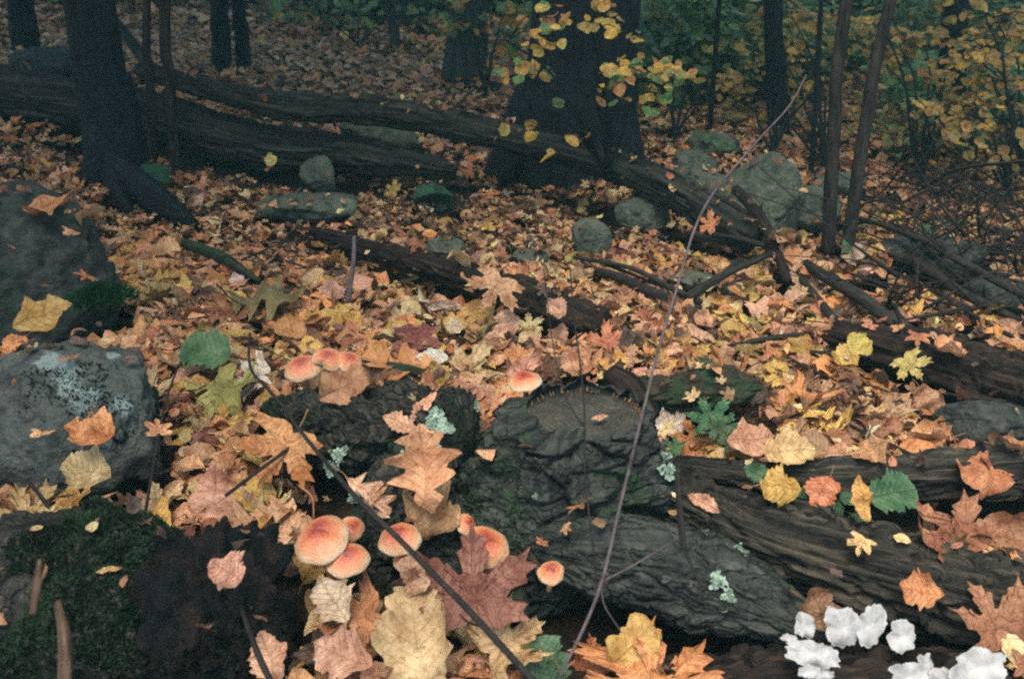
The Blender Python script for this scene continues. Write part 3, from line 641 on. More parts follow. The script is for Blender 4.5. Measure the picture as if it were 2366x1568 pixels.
def leaf_geo(kind, q, seed, curl=1.0):
    """q: 2 close-up, 1 near litter, 0 far litter. returns V,F,UV with length ~1 and the origin at the middle"""
    r = np.random.default_rng(seed)
    if kind == 'maple':
        if q == 2: P, F = poly_radial(MAPLE, (0, .12), (.2, .45, .72, 1), 1, seed, .006)
        elif q == 1: P, F = poly_radial(MAPLE, (0, .12), (.5, 1), 0, seed)
        else: P, F = poly_radial(MAPLE_LO, (0, .12), (1,), 0, seed)
        a = np.arctan2(P[:, 0], P[:, 1] - .0 + 1e-6); rad = np.hypot(P[:, 0], P[:, 1]); lobes = np.array([0, R(44), -R(44), R(93), -R(93)])
        d = a[:, None] - lobes[None]; j = np.argmin(np.abs(d), 1); dd = d[np.arange(len(a)), j]; UV = np.stack([np.abs(rad * np.sin(dd)) , rad * np.cos(dd)], -1)
        P = (P - np.array((0, .42))) / 1.15
        sp = r.uniform(.85, 1.15); P[:, 0] *= sp
    else:
        rc = {2: (21, 7), 1: (9, 5), 0: (5, 3)}[q]
        if kind == 'oak' and q == 0: kind = 'ovate'
        P, F = strip(kind, *rc, seed); UV = P.copy(); P = P - np.array((0, .5)); P[:, 0] *= r.uniform(.85, 1.15)
    x, y = P[:, 0], P[:, 1]
    fold = r.uniform(.0, .7) * curl; kx = r.normal() * 1.5 * curl; ky = r.normal() * 1.1 * curl; tw = r.normal() * .5 * curl
    z = fold * np.abs(x) * .8 + .035 * curl * np.sin(x * r.uniform(8, 15) + r.uniform(0, 6)) + .035 * curl * np.sin(y * r.uniform(7, 13) + r.uniform(0, 6))
    z = z + .10 * curl * vnoise(np.stack([x * 4 + seed, y * 4, x * 0], -1), seed) + .4 * curl * np.hypot(x, y) ** 2 * vnoise(np.stack([x * 3, y * 3, x * 0 + seed], -1), seed + 1)
    def bend(a, z, k):
        if abs(k) < .05: return a, z
        k = np.clip(k, -2.6, 2.6); rr_ = 1 / k; an = a * k; return (rr_ - z) * np.sin(an), rr_ - (rr_ - z) * np.cos(an)
    x, z = bend(x, z, kx); y, z = bend(y, z, ky)
    c, s_ = np.cos(tw * y), np.sin(tw * y); x, z = x * c - z * s_, x * s_ + z * c
    V = np.stack([x, y, z - np.percentile(z, 30)], -1)
    return V, np.array(F), UV

COLS = dict(tan=(.60, .32, .145), pinktan=(.62, .335, .195), orange=(.60, .25, .075), rust=(.38, .135, .055), brown=(.22, .105, .045), dark=(.07, .034, .026),
            yellow=(.62, .40, .08), gold=(.56, .33, .07), pale=(.68, .49, .22), cream=(.72, .58, .38), olive=(.33, .29, .07), maroon=(.17, .048, .032), green=(.05, .17, .055), white=(.75, .66, .55))
KW = ['tan', 'pinktan', 'orange', 'rust', 'brown', 'dark', 'yellow', 'gold', 'pale', 'cream', 'olive', 'maroon']
PW = np.array([.24, .14, .17, .10, .09, .045, .045, .08, .09, .016, .010, .012]); PW /= PW.sum()
KINDS_ = ['maple', 'ovate', 'oak', 'lobed', 'narrow', 'round']; KP = np.array([.11, .47, .05, .03, .21, .13])
def jitter(c, r, a=.24):
    f = 1 + r.normal() * a; return tuple(np.clip(np.array(c) * f * (1 + r.normal(size=3) * .05), .005, .85))

# ------------------------------------------------------------------ height raster of solid things, then the litter settles on it
GX0, GX1, GY0, GY1, CS = -6.5, 6.5, .35, 7.2, .015
nx_, ny_ = int((GX1 - GX0) / CS), int((GY1 - GY0) / CS)
gx = GX0 + (np.arange(nx_) + .5) * CS; gy = GY0 + (np.arange(ny_) + .5) * CS
GRID_H = H(*np.meshgrid(gx, gy)); BASE = GRID_H - .05; TOPO = BASE.copy()
SOLID = np.full_like(BASE, -9.)
for P in OBST:
    i = ((P[:, 0] - GX0) / CS).astype(int); j = ((P[:, 1] - GY0) / CS).astype(int); m = (i >= 0) & (i < nx_) & (j >= 0) & (j < ny_)
    np.maximum.at(SOLID, (j[m], i[m]), P[m, 2])
S2 = SOLID.copy()
for dj in (-1, 0, 1):
    for di in (-1, 0, 1): S2 = np.maximum(S2, np.roll(np.roll(SOLID, dj, 0), di, 1))
HI = S2 > GRID_H + .004
OWNER = np.full(BASE.shape, -1, np.int64)

# zones kept clear of litter: (px, py, radius px, chance of skipping)
CLEAR = [(1352, 940, 150, 1.0), (1250, 1040, 130, .97), (1440, 1420, 150, .93), (1640, 1440, 150, .93), (1200, 1260, 130, 1.0), (1560, 1200, 110, .85), (830, 1190, 90, .6), (1290, 1500, 70, .5), (300, 1500, 260, .93), (560, 1480, 130, .88), (290, 480, 130, .7), (330, 360, 130, .5),
         (1480, 1480, 120, .9), (2060, 1000, 1, 0), (1350, 400, 160, .6), (2230, 800, 150, .55), (2100, 620, 150, .4), (2300, 560, 160, .6), (100, 1000, 120, .3)]
CL = [(G(a, b), c * PXM(G(a, b)), q) for a, b, c, q in CLEAR]

VAR = {1: {}, 0: {}}
for q in (1, 0):
    for k in KINDS_: VAR[q][k] = [leaf_geo(k, q, 31 * i + 7 * len(k) + q, .5 + .6 * (i % 4) / 3) for i in range(12 if q else 5)]
def rot(nrm, spin):
    nrm = nrm / np.linalg.norm(nrm); a = np.cross(nrm, (0, 0, 1.)); s_ = np.linalg.norm(a)
    Rz = np.array([[math.cos(spin), -math.sin(spin), 0], [math.sin(spin), math.cos(spin), 0], [0, 0, 1]])
    ax = np.cross((0, 0, 1.), nrm); s_ = np.linalg.norm(ax)
    if s_ < 1e-5: return Rz
    ax /= s_; c = nrm[2]; K = np.array([[0, -ax[2], ax[1]], [ax[2], 0, -ax[0]], [-ax[1], ax[0], 0]])
    return (np.eye(3) + s_ * K + (1 - c) * K @ K) @ Rz
def project(p):
    q = np.asarray(p, float) - np.array((0, 0, CAM_H)); zc = q[..., 1] * math.cos(PITCH) - q[..., 2] * math.sin(PITCH); yc = q[..., 1] * math.sin(PITCH) + q[..., 2] * math.cos(PITCH)
    return 1183 + q[..., 0] / zc / TAN * 1183, 784 - yc / zc / (TAN * 1568 / 2366) * 784, zc

def settle():
    r = np.random.default_rng(5); leaves = []
    def pts(n, y0, y1, wide):
        y = np.sqrt(r.uniform(y0 ** 2, y1 ** 2, n)) ; x = r.uniform(-1, 1, n) * (y * .66 + wide); return np.stack([x, y], -1)
    allp = np.vstack([pts(7400, .62, 2.3, .35), pts(31000, 2.2, 6.6, .5)]); allp = allp[r.permutation(len(allp))]
    for x, y in allp:
        i = int((x - GX0) / CS); j = int((y - GY0) / CS)
        if not (4 < i < nx_ - 5 and 4 < j < ny_ - 5): continue
        onhi = HI[j, i]
        if onhi and r.random() < .985: continue
        skip = False
        for c, rad, q in CL:
            if (x - c[0]) ** 2 + ((y - c[1]) * .8) ** 2 < rad * rad and r.random() < q: skip = True; break
        if skip: continue
        kind = KINDS_[r.choice(6, p=KP)]; near = y < 2.3
        size = {'maple': .10, 'ovate': .084, 'oak': .105, 'lobed': .095, 'narrow': .085, 'round': .062}[kind] * np.clip(r.normal(1, .22), .5, 1.5) * (.76 if near else .56)
        w_ = max(2, int(size * .36 / CS)); sl_ = (slice(j - w_, j + w_ + 1), slice(i - w_, i + w_ + 1)); patch = TOPO[sl_]
        if patch.size == 0: continue
        base = np.percentile(patch, 62); gxx = (patch[:, -1].mean() - patch[:, 0].mean()) / (2 * w_ * CS); gyy = (patch[-1].mean() - patch[0].mean()) / (2 * w_ * CS)
        tl = .34 if near else .27
        nrm = np.array((-np.clip(gxx, -1, 1) + r.normal() * tl, -np.clip(gyy, -1, 1) + r.normal() * tl - .06, 1.0))
        if onhi: base = max(base, S2[j, i] + .004)
        lift = .0035 + .004 * r.random()
        z = base + lift; sub = TOPO[sl_]; np.maximum(sub, z + .002 * r.random(sub.shape), out=sub); OWNER[sl_] = len(leaves)
        if (TOPO[j, i] - BASE[j, i]) > .052 and not onhi: sub -= .014
        ck = KW[r.choice(len(KW), p=PW)]
        leaves.append((x, y, z, kind, size, nrm, r.uniform(0, 6.283), ck, jitter(COLS[ck], r), int(r.integers(12))))
    return leaves
LEAVES = settle()
own = OWNER[OWNER >= 0]; cnt = np.bincount(own, minlength=len(LEAVES))
score = np.zeros(len(LEAVES))
for k, L in enumerate(LEAVES):
    px, py, zc = project(L[:3])
    if 10 < px < 2356 and 10 < py < 1560:
        foot = max(25, (2 * max(2, int(L[4] * .36 / CS)) + 1) ** 2); v = min(1, cnt[k] / foot)
        if v > .45: score[k] = (L[4] / zc) * (v ** .5)
NH_MAX = 225
single = set(np.argsort(-score)[:NH_MAX].tolist())

def top_at(x, y, rad=.02):
    i = int((x - GX0) / CS); j = int((y - GY0) / CS); w_ = max(1, int(rad / CS))
    if not (w_ < i < nx_ - w_ - 1 and w_ < j < ny_ - w_ - 1): return float(H(x, y))
    return float(max(np.percentile(TOPO[j - w_:j + w_ + 1, i - w_:i + w_ + 1], 65), (S2 if HI[j, i] else BASE)[j, i]))

def build_litter():
    Vs, Fs, Us, Cs, k = [], [], [], [], 0
    for n, (x, y, z, kind, size, nrm, spin, ck, col, var) in enumerate(LEAVES):
        if n in single: continue
        q = 1 if y < 3.6 else 0; lib = VAR[q][kind]; V, F, U = lib[var % len(lib)]
        Vs.append(V @ rot(nrm, spin).T * size + np.array((x, y, z))); Fs.append(F + k); Us.append(U); Cs.append(np.tile((*col, 1), (len(V), 1))); k += len(V)
    r = np.random.default_rng(77)                                     # the far carpet, coarser leaves
    n = 42000; y = np.sqrt(r.uniform(6.2 ** 2, 17 ** 2, n)); x = r.uniform(-1, 1, n) * (y * .62 + 1.6); z = H(x, y)
    n2 = 16000; y2 = r.uniform(-.2, 6.6, n2); x2 = np.where(r.random(n2) < .5, -1, 1) * (np.maximum(y2, 0) * .64 + .3 + r.random(n2) * 1.9); k2 = (y2 > .55) | (np.abs(x2) > .75)
    y2, x2 = y2[k2], x2[k2]; y = np.concatenate([y, y2]); x = np.concatenate([x, x2]); z = np.concatenate([z, H(x2, y2) - .035]); n = len(y)
    for i in range(n):
        kind = ('ovate', 'maple', 'narrow')[i % 3]; V, F, U = VAR[0][kind][i % 5]; ck = KW[r.choice(len(KW), p=PW)]
        s_ = r.uniform(.06, .105); nr = np.array((r.normal() * .26, r.normal() * .26 - .05, 1.)); Vs.append(V @ rot(nr, r.uniform(0, 6.28)).T * s_ + np.array((x[i], y[i], z[i] + r.uniform(.005, .05))))
        Fs.append(F + k); Us.append(U); Cs.append(np.tile((*jitter(COLS[ck], r), 1), (len(V), 1))); k += len(V)
    for i in range(9000):                                             # crumbled bits of leaf between the whole ones
        yb = math.sqrt(r.uniform(.4, 3.2 ** 2)); xb = r.uniform(-1, 1) * (yb * .64 + .25); V, F, U = VAR[0][('narrow', 'ovate', 'maple')[i % 3]][i % 5]; nr = np.array((r.normal() * .6, r.normal() * .6, 1.))
        zb = top_at(xb, yb, .015); hi = zb > float(H(xb, yb)) + .03
        if (hi and r.random() < .8) or math.hypot(xb - STUMP_C[0], yb - STUMP_C[1]) < .13: continue
        Vs.append(V @ rot(nr, r.uniform(0, 6.28)).T * r.uniform(.012, .034) + np.array((xb, yb, zb + .003))); Fs.append(F + k); Us.append(U); Cs.append(np.tile((*jitter(COLS[('brown', 'rust', 'tan', 'dark', 'pale')[i % 5]], r), 1), (len(V), 1))); k += len(V)
    V, F, U, C = map(np.concatenate, (Vs, Fs, Us, Cs))
    obj('leaf_litter', mesh('leaf_litter', V, F, U, {'col': C}), M['litter'], kind='stuff', label='deep carpet of fallen autumn leaves in tan, rust and gold', cat='leaf litter')
    print('litter tris', len(F), 'leaves', len(LEAVES))
build_litter()
# ------------------------------------------------------------------ single fallen leaves
LIB = {}
def leaf_mesh(kind, q, var, curl=1.0):
    key = (kind, q, var, curl)
    if key not in LIB:
        V, F, U = leaf_geo(kind, q, 900 + var * 13 + len(kind), curl * 1.25 + .1); me = mesh('fallen_leaf', V, F, U); LIB[key] = me
    return LIB[key]
STALK = None
def stalk_mesh():
    global STALK
    if STALK is None:
        V, F, U = tube([(0, -.46, .0), (.01, -.6, .02), (.05, -.78, .03)], [.012, .009, .010], 7, 5); STALK = mesh('stalk', V, F, U)
    return STALK
PEND = []                      # (object, adjective+colour+kind phrase, position, category-ish kind)
CN = dict(tan='tan', pinktan='pinkish tan', orange='orange', rust='rust red', brown='brown', dark='dark brown', yellow='bright yellow', gold='golden', pale='pale yellow', cream='cream', olive='olive green', maroon='dark maroon', green='green', white='whitish')
KN = dict(maple='maple leaf', ovate='oval leaf', oak='pointed oak leaf', lobed='round-lobed oak leaf', narrow='narrow leaf', round='rounded leaf')
def put_leaf(pos, kind, size, Rm, col, ck, q=2, var=0, curl=1.0, label=None, stalk=False, mat='leaf', name='fallen_leaf'):
    o = obj(name, leaf_mesh(kind, q, var, curl), M[mat]); o.color = (*col, 1)
    m = Matrix([list(r_) for r_ in Rm]).to_4x4(); o.matrix_world = Matrix.Translation(pos) @ m @ Matrix.Scale(size, 4)
    if stalk: obj('stalk', stalk_mesh(), M['stalk'], o)
    tag(o, cat='leaf', group='fallen leaves on the forest floor')
    if label: o['label'] = label
    else:
        sz = 'large' if size > .115 else ('small' if size < .065 else '')
        PEND.append((o, (sz + ' ' + CN[ck] + ' ' + KN[kind]).strip(), np.array(pos)))
    return o
r_h = np.random.default_rng(99)
for n in sorted(single):
    x, y, z, kind, size, nrm, spin, ck, col, var = LEAVES[n]
    put_leaf((x, y, z + .003), kind, size, rot(nrm, spin), col, ck, 2 if y < 1.6 else 1, var % 8, (.8, 1.15)[var % 2], stalk=(y < 1.8))
def HL(px, py, lpx, kind, ck, spin, tilt, z=None, roll=0, curl=.8, var=0, label=None, stalk=False, dz=0.0, bright=1.0):
    """a leaf the photograph shows singly: where, how long, which way its tip points (degrees, 0 = away), how far it stands up"""
    if z is None:
        p = G(px, py, .03)
        for _ in range(3):
            zz = top_at(p[0], p[1], .03); p = A(px, py, zz + .012)
        pos = p
    else: pos = A(px, py, z)
    pos = pos + np.array((0, 0, dz)); size = lpx * PXM(pos) * (.84 if kind == 'maple' else .95)
    t, s_, rl = R(tilt), R(spin), R(roll)
    Rx = np.array([[1, 0, 0], [0, math.cos(t), -math.sin(t)], [0, math.sin(t), math.cos(t)]]); Rz = np.array([[math.cos(s_), -math.sin(s_), 0], [math.sin(s_), math.cos(s_), 0], [0, 0, 1]])
    Ry = np.array([[math.cos(rl), 0, math.sin(rl)], [0, 1, 0], [-math.sin(rl), 0, math.cos(rl)]])
    pos = pos + np.array((0, 0, math.sin(t) * size * .22))
    return put_leaf(pos, kind, size, Rx @ Ry @ Rz, jitter(tuple(c * bright for c in COLS[ck]), r_h, .05), ck, 2, var, curl, label, stalk)
HERO = [
 (1140, 690, 118, 'maple', 'tan', 150, 55, dict(z=.09, curl=.3, label='large tan maple leaf standing upright against the black rotten log', stalk=True)),
 (1103, 748, 92, 'round', 'gold', 175, 62, dict(curl=.3)), (915, 768, 52, 'round', 'yellow', 30, 55, dict(curl=.5)),
 (1045, 757, 78, 'ovate', 'gold', 80, 35, dict(curl=.5, var=1)), (1048, 770, 46, 'ovate', 'cream', 85, 50, dict(curl=.4, dz=.01)),
 (950, 717, 62, 'ovate', 'pale', -30, 45, dict(curl=.6, var=2)), (768, 683, 58, 'round', 'pinktan', 0, 62, dict(curl=.3)),
 (1172, 760, 72, 'round', 'pinktan', 10, 62, dict(curl=.4, var=3)), (1222, 752, 60, 'maple', 'pale', 5, 60, dict(curl=.4)),
 (1290, 790, 72, 'ovate', 'pinktan', -20, 60, dict(curl=.5, var=4)), (1320, 845, 74, 'ovate', 'tan', 15, 62, dict(curl=.3, var=1)),
 (1385, 800, 96, 'maple', 'rust', 60, 45, dict(curl=.6, bright=1.4)), (1432, 832, 84, 'maple', 'pinktan', 20, 40, dict(curl=.5, var=1)),
 (1192, 832, 66, 'ovate', 'orange', 60, 40, dict(curl=.4)), (965, 805, 110, 'maple', 'maroon', 185, 45, dict(curl=.4, bright=1.7, var=2)),
 (1000, 835, 80, 'ovate', 'white', 85, 35, dict(curl=.5, var=3)), (858, 832, 62, 'maple', 'yellow', 70, 40, dict(curl=.8)),
 (665, 768, 92, 'ovate', 'orange', 75, 25, dict(curl=.6, var=5)), (575, 885, 120, 'maple', 'white', 100, 25, dict(curl=.8, var=3, bright=.9)),
 (805, 912, 165, 'narrow', 'brown', -62, 34, dict(z=.135, curl=.7, var=1, bright=1.9, label='big curled brown leaf lying across the mossy root of the stump')),
 (930, 872, 210, 'oak', 'orange', 80, 15, dict(curl=.4, var=0, label='long pointed orange oak leaf behind the mossy root', dz=.02)),
 (1010, 888, 70, 'ovate', 'gold', 20, 45, dict(curl=1.0, dz=.015)), (1095, 905, 120, 'oak', 'pinktan', 240, 20, dict(z=.13, curl=1.0, var=2)),
 (925, 990, 105, 'narrow', 'pinktan', 65, 45, dict(z=.14, curl=.5, label='narrow pink leaf lying on the mossy root below its twin')),
 (975, 958, 95, 'narrow', 'pinktan', -35, 45, dict(z=.15, curl=.8, var=2)),
 (985, 1115, 215, 'lobed', 'tan', 8, 58, dict(z=.115, curl=.6, var=1, bright=1.1, label='big tan lobed oak leaf hanging down the side of the stump')),
 (1000, 1195, 150, 'ovate', 'tan', 70, 40, dict(z=.05, curl=1.1, var=2)),
 (1095, 1360, 285, 'maple', 'maroon', 2, 52, dict(z=.035, curl=.35, var=4, bright=1.3, label='largest leaf, a dark red brown maple leaf covering a mushroom')),
 (645, 1075, 200, 'maple', 'orange', 150, 38, dict(z=.06, curl=.5, var=3, label='large orange brown maple leaf with a long curved stalk', stalk=True)),
 (965, 1490, 225, 'round', 'pale', 10, 42, dict(z=-.01, curl=.7, var=5, label='large pale yellow blotched leaf at the bottom beside the thick twig')),
 (770, 1400, 135, 'ovate', 'cream', 35, 50, dict(z=.02, curl=.7, var=6, bright=.85, label='folded cream leaf below the pair of red mushrooms')),
 (955, 1350, 135, 'narrow', 'pinktan', 5, 62, dict(z=.05, curl=.9, var=3)), (1380, 1530, 140, 'maple', 'rust', 20, 40, dict(z=-.03, curl=.6, var=1, bright=1.3)),
 (1465, 1510, 200, 'narrow', 'gold', -48, 35, dict(z=-.01, curl=.8, var=1)), (1190, 1490, 190, 'maple', 'tan', -60, 35, dict(z=-.03, curl=.6, var=5)),
 (505, 1170, 165, 'ovate', 'pinktan', 12, 30, dict(curl=.8, var=2)), (365, 1165, 125, 'maple', 'pale', 20, 35, dict(curl=.8, var=6)),
 (205, 1095, 125, 'round', 'pale', 70, 32, dict(curl=.7, var=1, bright=.85)), (150, 1165, 130, 'maple', 'gold', 80, 25, dict(curl=.9, var=2, bright=.9)),
 (55, 1185, 170, 'maple', 'tan', 30, 30, dict(curl=.5, var=1)), (500, 925, 190, 'maple', 'olive', 80, 18, dict(curl=.7, var=2, label='mottled olive yellow maple leaf beyond the leafy foreground heap', dz=.01)),
 (210, 1003, 140, 'ovate', 'orange', 75, 18, dict(curl=.9, var=4)), (790, 1525, 170, 'ovate', 'pinktan', 70, 30, dict(z=-.02, curl=.9, var=6)),
 (625, 1530, 130, 'ovate', 'pinktan', 25, 45, dict(z=.0, curl=.6, var=1)), (527, 1330, 92, 'round', 'pinktan', 60, 45, dict(z=.14, curl=.6, var=2, label='small pinkish leaf with a hole resting on the crumbling black stump')),
 (810, 1450, 190, 'maple', 'rust', 110, 30, dict(z=-.02, curl=.8, var=2, bright=1.3)),
 (1600, 1015, 118, 'maple', 'orange', 20, 35, dict(curl=.5, var=4)), (1550, 985, 100, 'ovate', 'white', 15, 40, dict(curl=.8, var=1, bright=.9)),
 (1735, 1027, 125, 'ovate', 'pinktan', -85, 30, dict(curl=.5, var=3)), (1825, 1054, 125, 'ovate', 'pale', -88, 32, dict(curl=.4, var=5, label='pale yellow oval leaf lying above the thin grey split log', bright=1.1)),
 (1680, 1050, 80, 'maple', 'gold', 200, 30, dict(curl=.5, var=0)), (1798, 1135, 98, 'round', 'gold', 80, 35, dict(z=.10, curl=.7, var=2, label='bright yellow leaf with holes on the fibrous brown log')),
 (1625, 1172, 88, 'narrow', 'pinktan', 60, 40, dict(z=.125, curl=.5, var=4, label='narrow pink leaf lying on top of the grey bark slab')),
 (1385, 967, 46, 'narrow', 'pinktan', -72, 20, dict(z=.163, curl=.4, var=5, bright=1.3, label='little pink leaf lying on the cut face of the sawn stump')),
 (1835, 1010, 90, 'ovate', 'gold', 75, 25, dict(curl=.5, var=1)), (1985, 805, 70, 'round', 'yellow', 40, 45, dict(curl=.5, var=3)), (1950, 830, 75, 'ovate', 'gold', 90, 30, dict(curl=.8)),
 (1792, 858, 66, 'ovate', 'yellow', 80, 35, dict(curl=.4, var=1)), (1785, 882, 50, 'ovate', 'yellow', 70, 25, dict(curl=.4, var=2)),
 (2105, 858, 90, 'maple', 'olive', 210, 35, dict(curl=.5, bright=1.5, var=3)), (2262, 1110, 135, 'ovate', 'rust', 70, 35, dict(z=.07, curl=.8, var=2, bright=1.4)),
 (2175, 1235, 210, 'maple', 'rust', 30, 28, dict(z=.08, curl=.8, var=4)), (2310, 1250, 150, 'ovate', 'rust', 80, 25, dict(z=.08, curl=.8, var=5)),
 (2120, 1375, 120, 'ovate', 'orange', 80, 35, dict(z=.07, curl=.9, var=6)), (2280, 1430, 190, 'maple', 'rust', 20, 35, dict(z=.05, curl=.4, var=5, bright=.9)),
 (1890, 1420, 105, 'round', 'brown', 10, 50, dict(z=.03, curl=.5, var=4)), (1988, 1165, 110, 'narrow', 'gold', 5, 55, dict(z=.10, curl=.7, var=6)),
 (1632, 522, 62, 'maple', 'orange', 60, 55, dict(curl=.6, var=1)), (1285, 718, 60, 'ovate', 'pinktan', 50, 50, dict(curl=.7)), (1610, 708, 66, 'maple', 'pale', 60, 40, dict(curl=.6)),
 (100, 742, 140, 'ovate', 'gold', -55, 30, dict(curl=.6, var=3, bright=.7)), (240, 716, 95, 'ovate', 'tan', 80, 35, dict(curl=.8, var=4)),
 (626, 375, 36, 'ovate', 'olive', 10, 60, dict(curl=.3, bright=1.6)), (905, 442, 42, 'maple', 'yellow', 60, 55, dict(curl=.5)), (985, 482, 44, 'ovate', 'cream', 80, 40, dict(curl=.5)),
 (548, 655, 44, 'ovate', 'white', 20, 60, dict(curl=.7, bright=1.1)), (720, 650, 74, 'ovate', 'pale', 60, 35, dict(curl=.8)), (380, 590, 90, 'ovate', 'tan', 85, 35, dict(curl=.5)),
 (620, 705, 190, 'lobed', 'olive', 95, 10, dict(curl=.5, bright=.55, var=2, label='dull grey green oak leaf lying flat by the thin standing stick', dz=.012)),
]
for h in HERO: HL(*h[:7], **h[7])

# ------------------------------------------------------------------ mushrooms
def mushroom(px, py, wpx, z, tiltx, tilty, label, stem=None, seed=0, squash=.56, name='mushroom', notch=0.0):
    """(px,py) middle of the cap, wpx its width, z the height of its middle"""
    c = A(px, py, z); r = wpx * PXM(c) / 2; rg = np.random.default_rng(seed)
    root = empty(name, c, label=label, cat='mushroom', group='brick red mushrooms round the stump')
    prof = [(0, 1.0), (.12, .985), (.25, .94), (.4, .85), (.55, .72), (.7, .54), (.82, .35), (.92, .16), (.985, -.02), (1.0, -.13), (.97, -.20)]
    seg = 48; V = [(0, 0, squash * r)]; U = [(0, 0)]
    for k, (a, b) in enumerate(prof[1:]):
        for j in range(seg):
            th = 2 * math.pi * j / seg; w_ = 1 + .05 * math.sin(2 * th + seed) + .035 * math.sin(3 * th + seed * 2) + .02 * math.sin(7 * th + seed)
            if notch: w_ *= 1 - notch * math.exp(-((th - 4.2) / .5) ** 2) * a
            V.append((a * r * w_ * math.cos(th), a * r * w_ * math.sin(th), b * squash * r * (1 + .08 * math.sin(th * 2 + seed)) + .02 * r * math.sin(5 * th + seed) * a)); U.append((a * .98 if k < 9 else 1.0, th / 6.283))
    m = len(prof) - 1; F = [[0, 1 + j, 1 + (j + 1) % seg] for j in range(seg)]
    for k in range(m - 1):
        a = 1 + k * seg; F += [[a + j, a + seg + j, a + seg + (j + 1) % seg, a + (j + 1) % seg] for j in range(seg)]
    V = np.array(V); Q = V / (np.linalg.norm(V, axis=1)[:, None] + 1e-9); V = V + Q * (.03 * r * fbm(V / r * 2.2 + seed * 3, 3, seed))[:, None]
    e = Matrix.Rotation(R(tiltx + 11), 3, 'X') @ Matrix.Rotation(R(tilty), 3, 'Y'); E = np.array(e)
    cap = obj('cap', mesh('cap', V @ E.T, F, U), M['cap'], root)
    # gills: thin radial plates under the cap
    Vg, Fg, k = [], [], 0
    for j in range(44):
        th = 2 * math.pi * j / 44; d = np.array((math.cos(th), math.sin(th), 0)); r1 = .95 * r * (1 + .05 * math.sin(2 * th + seed) + .035 * math.sin(3 * th + seed * 2)) * (1 - (notch * math.exp(-((th - 4.2) / .5) ** 2) if notch else 0))
        Vg += [d * r * .16 + (0, 0, squash * r * .25), d * r1 + (0, 0, -.17 * squash * r), d * r * .55 + (0, 0, -.30 * squash * r), d * r * .16 + (0, 0, -.25 * squash * r)]; Fg.append([k, k + 1, k + 2, k + 3]); k += 4
    obj('gills', mesh('gills', np.array(Vg) @ E.T, Fg, smooth_=False), M['gill'], root, kind='stuff')
    if stem is None: stem = (rg.uniform(-.2, .2) * r, .35 * r, -1.9 * r)
    s1 = np.array(stem, float); ax = E @ np.array((0, 0, 1.))
    Vs, Fs, Us = tube([ax * r * .1, ax * -r * .5, s1 * .55 + ax * -r * .2, s1], [.15 * r, .15 * r, .16 * r, .19 * r], 14, 12); obj('stem', mesh('stem', Vs, Fs, Us), M['stemw'], root)
    return root
mushroom(700, 850, 84, .14, 10, -4, 'round red mushroom, leftmost of the trio on top of the mossy root', seed=1)
mushroom(757, 830, 70, .155, 14, 10, 'notched red mushroom in the middle of the trio on the mossy root', seed=2, notch=.45)
mushroom(806, 835, 62, .15, 12, 14, 'pale rimmed mushroom at the stump end of the trio on the mossy root', seed=3)
mushroom(1212, 880, 82, .18, -6, -6, 'single pale pink mushroom against the edge of the sawn stump', seed=4, squash=.44)
mushroom(744, 1246, 134, .085, 2, -8, 'largest brick red mushroom, in the foreground group below the stump', seed=5, squash=.58)
mushroom(812, 1220, 62, .075, 16, 22, 'small mushroom peeping out behind the largest red one', seed=6)
mushroom(803, 1292, 98, .065, 6, 4, 'red mushroom with an orange stem in front of the largest one', seed=7, squash=.58, stem=(-.022, .0, -.05))
mushroom(924, 1245, 98, .085, 4, -5, 'red mushroom crossed by the thick dark twig', seed=8, squash=.62)
mushroom(938, 1298, 58, .05, 10, 0, 'small mushroom half hidden under the twig-crossed one', seed=9)
mushroom(1122, 1262, 112, .065, 8, 6, 'red mushroom half covered by the largest maple leaf', seed=10, squash=.55)
mushroom(1078, 1212, 56, .05, 12, 34, 'small orange mushroom tucked in the dark hollow of the stump', seed=11)
mushroom(1273, 1322, 64, .075, 6, 0, 'little round mushroom alone in the hollow under the bark slab', seed=12, squash=.6)
mushroom(402, 952, 24, .045, 20, 0, 'tiny dark red mushroom beside the thin upright twig', seed=13, squash=.6)
landmark('trio of mushrooms', A(755, 840, .13)); landmark('foreground mushrooms', A(780, 1260, .07))

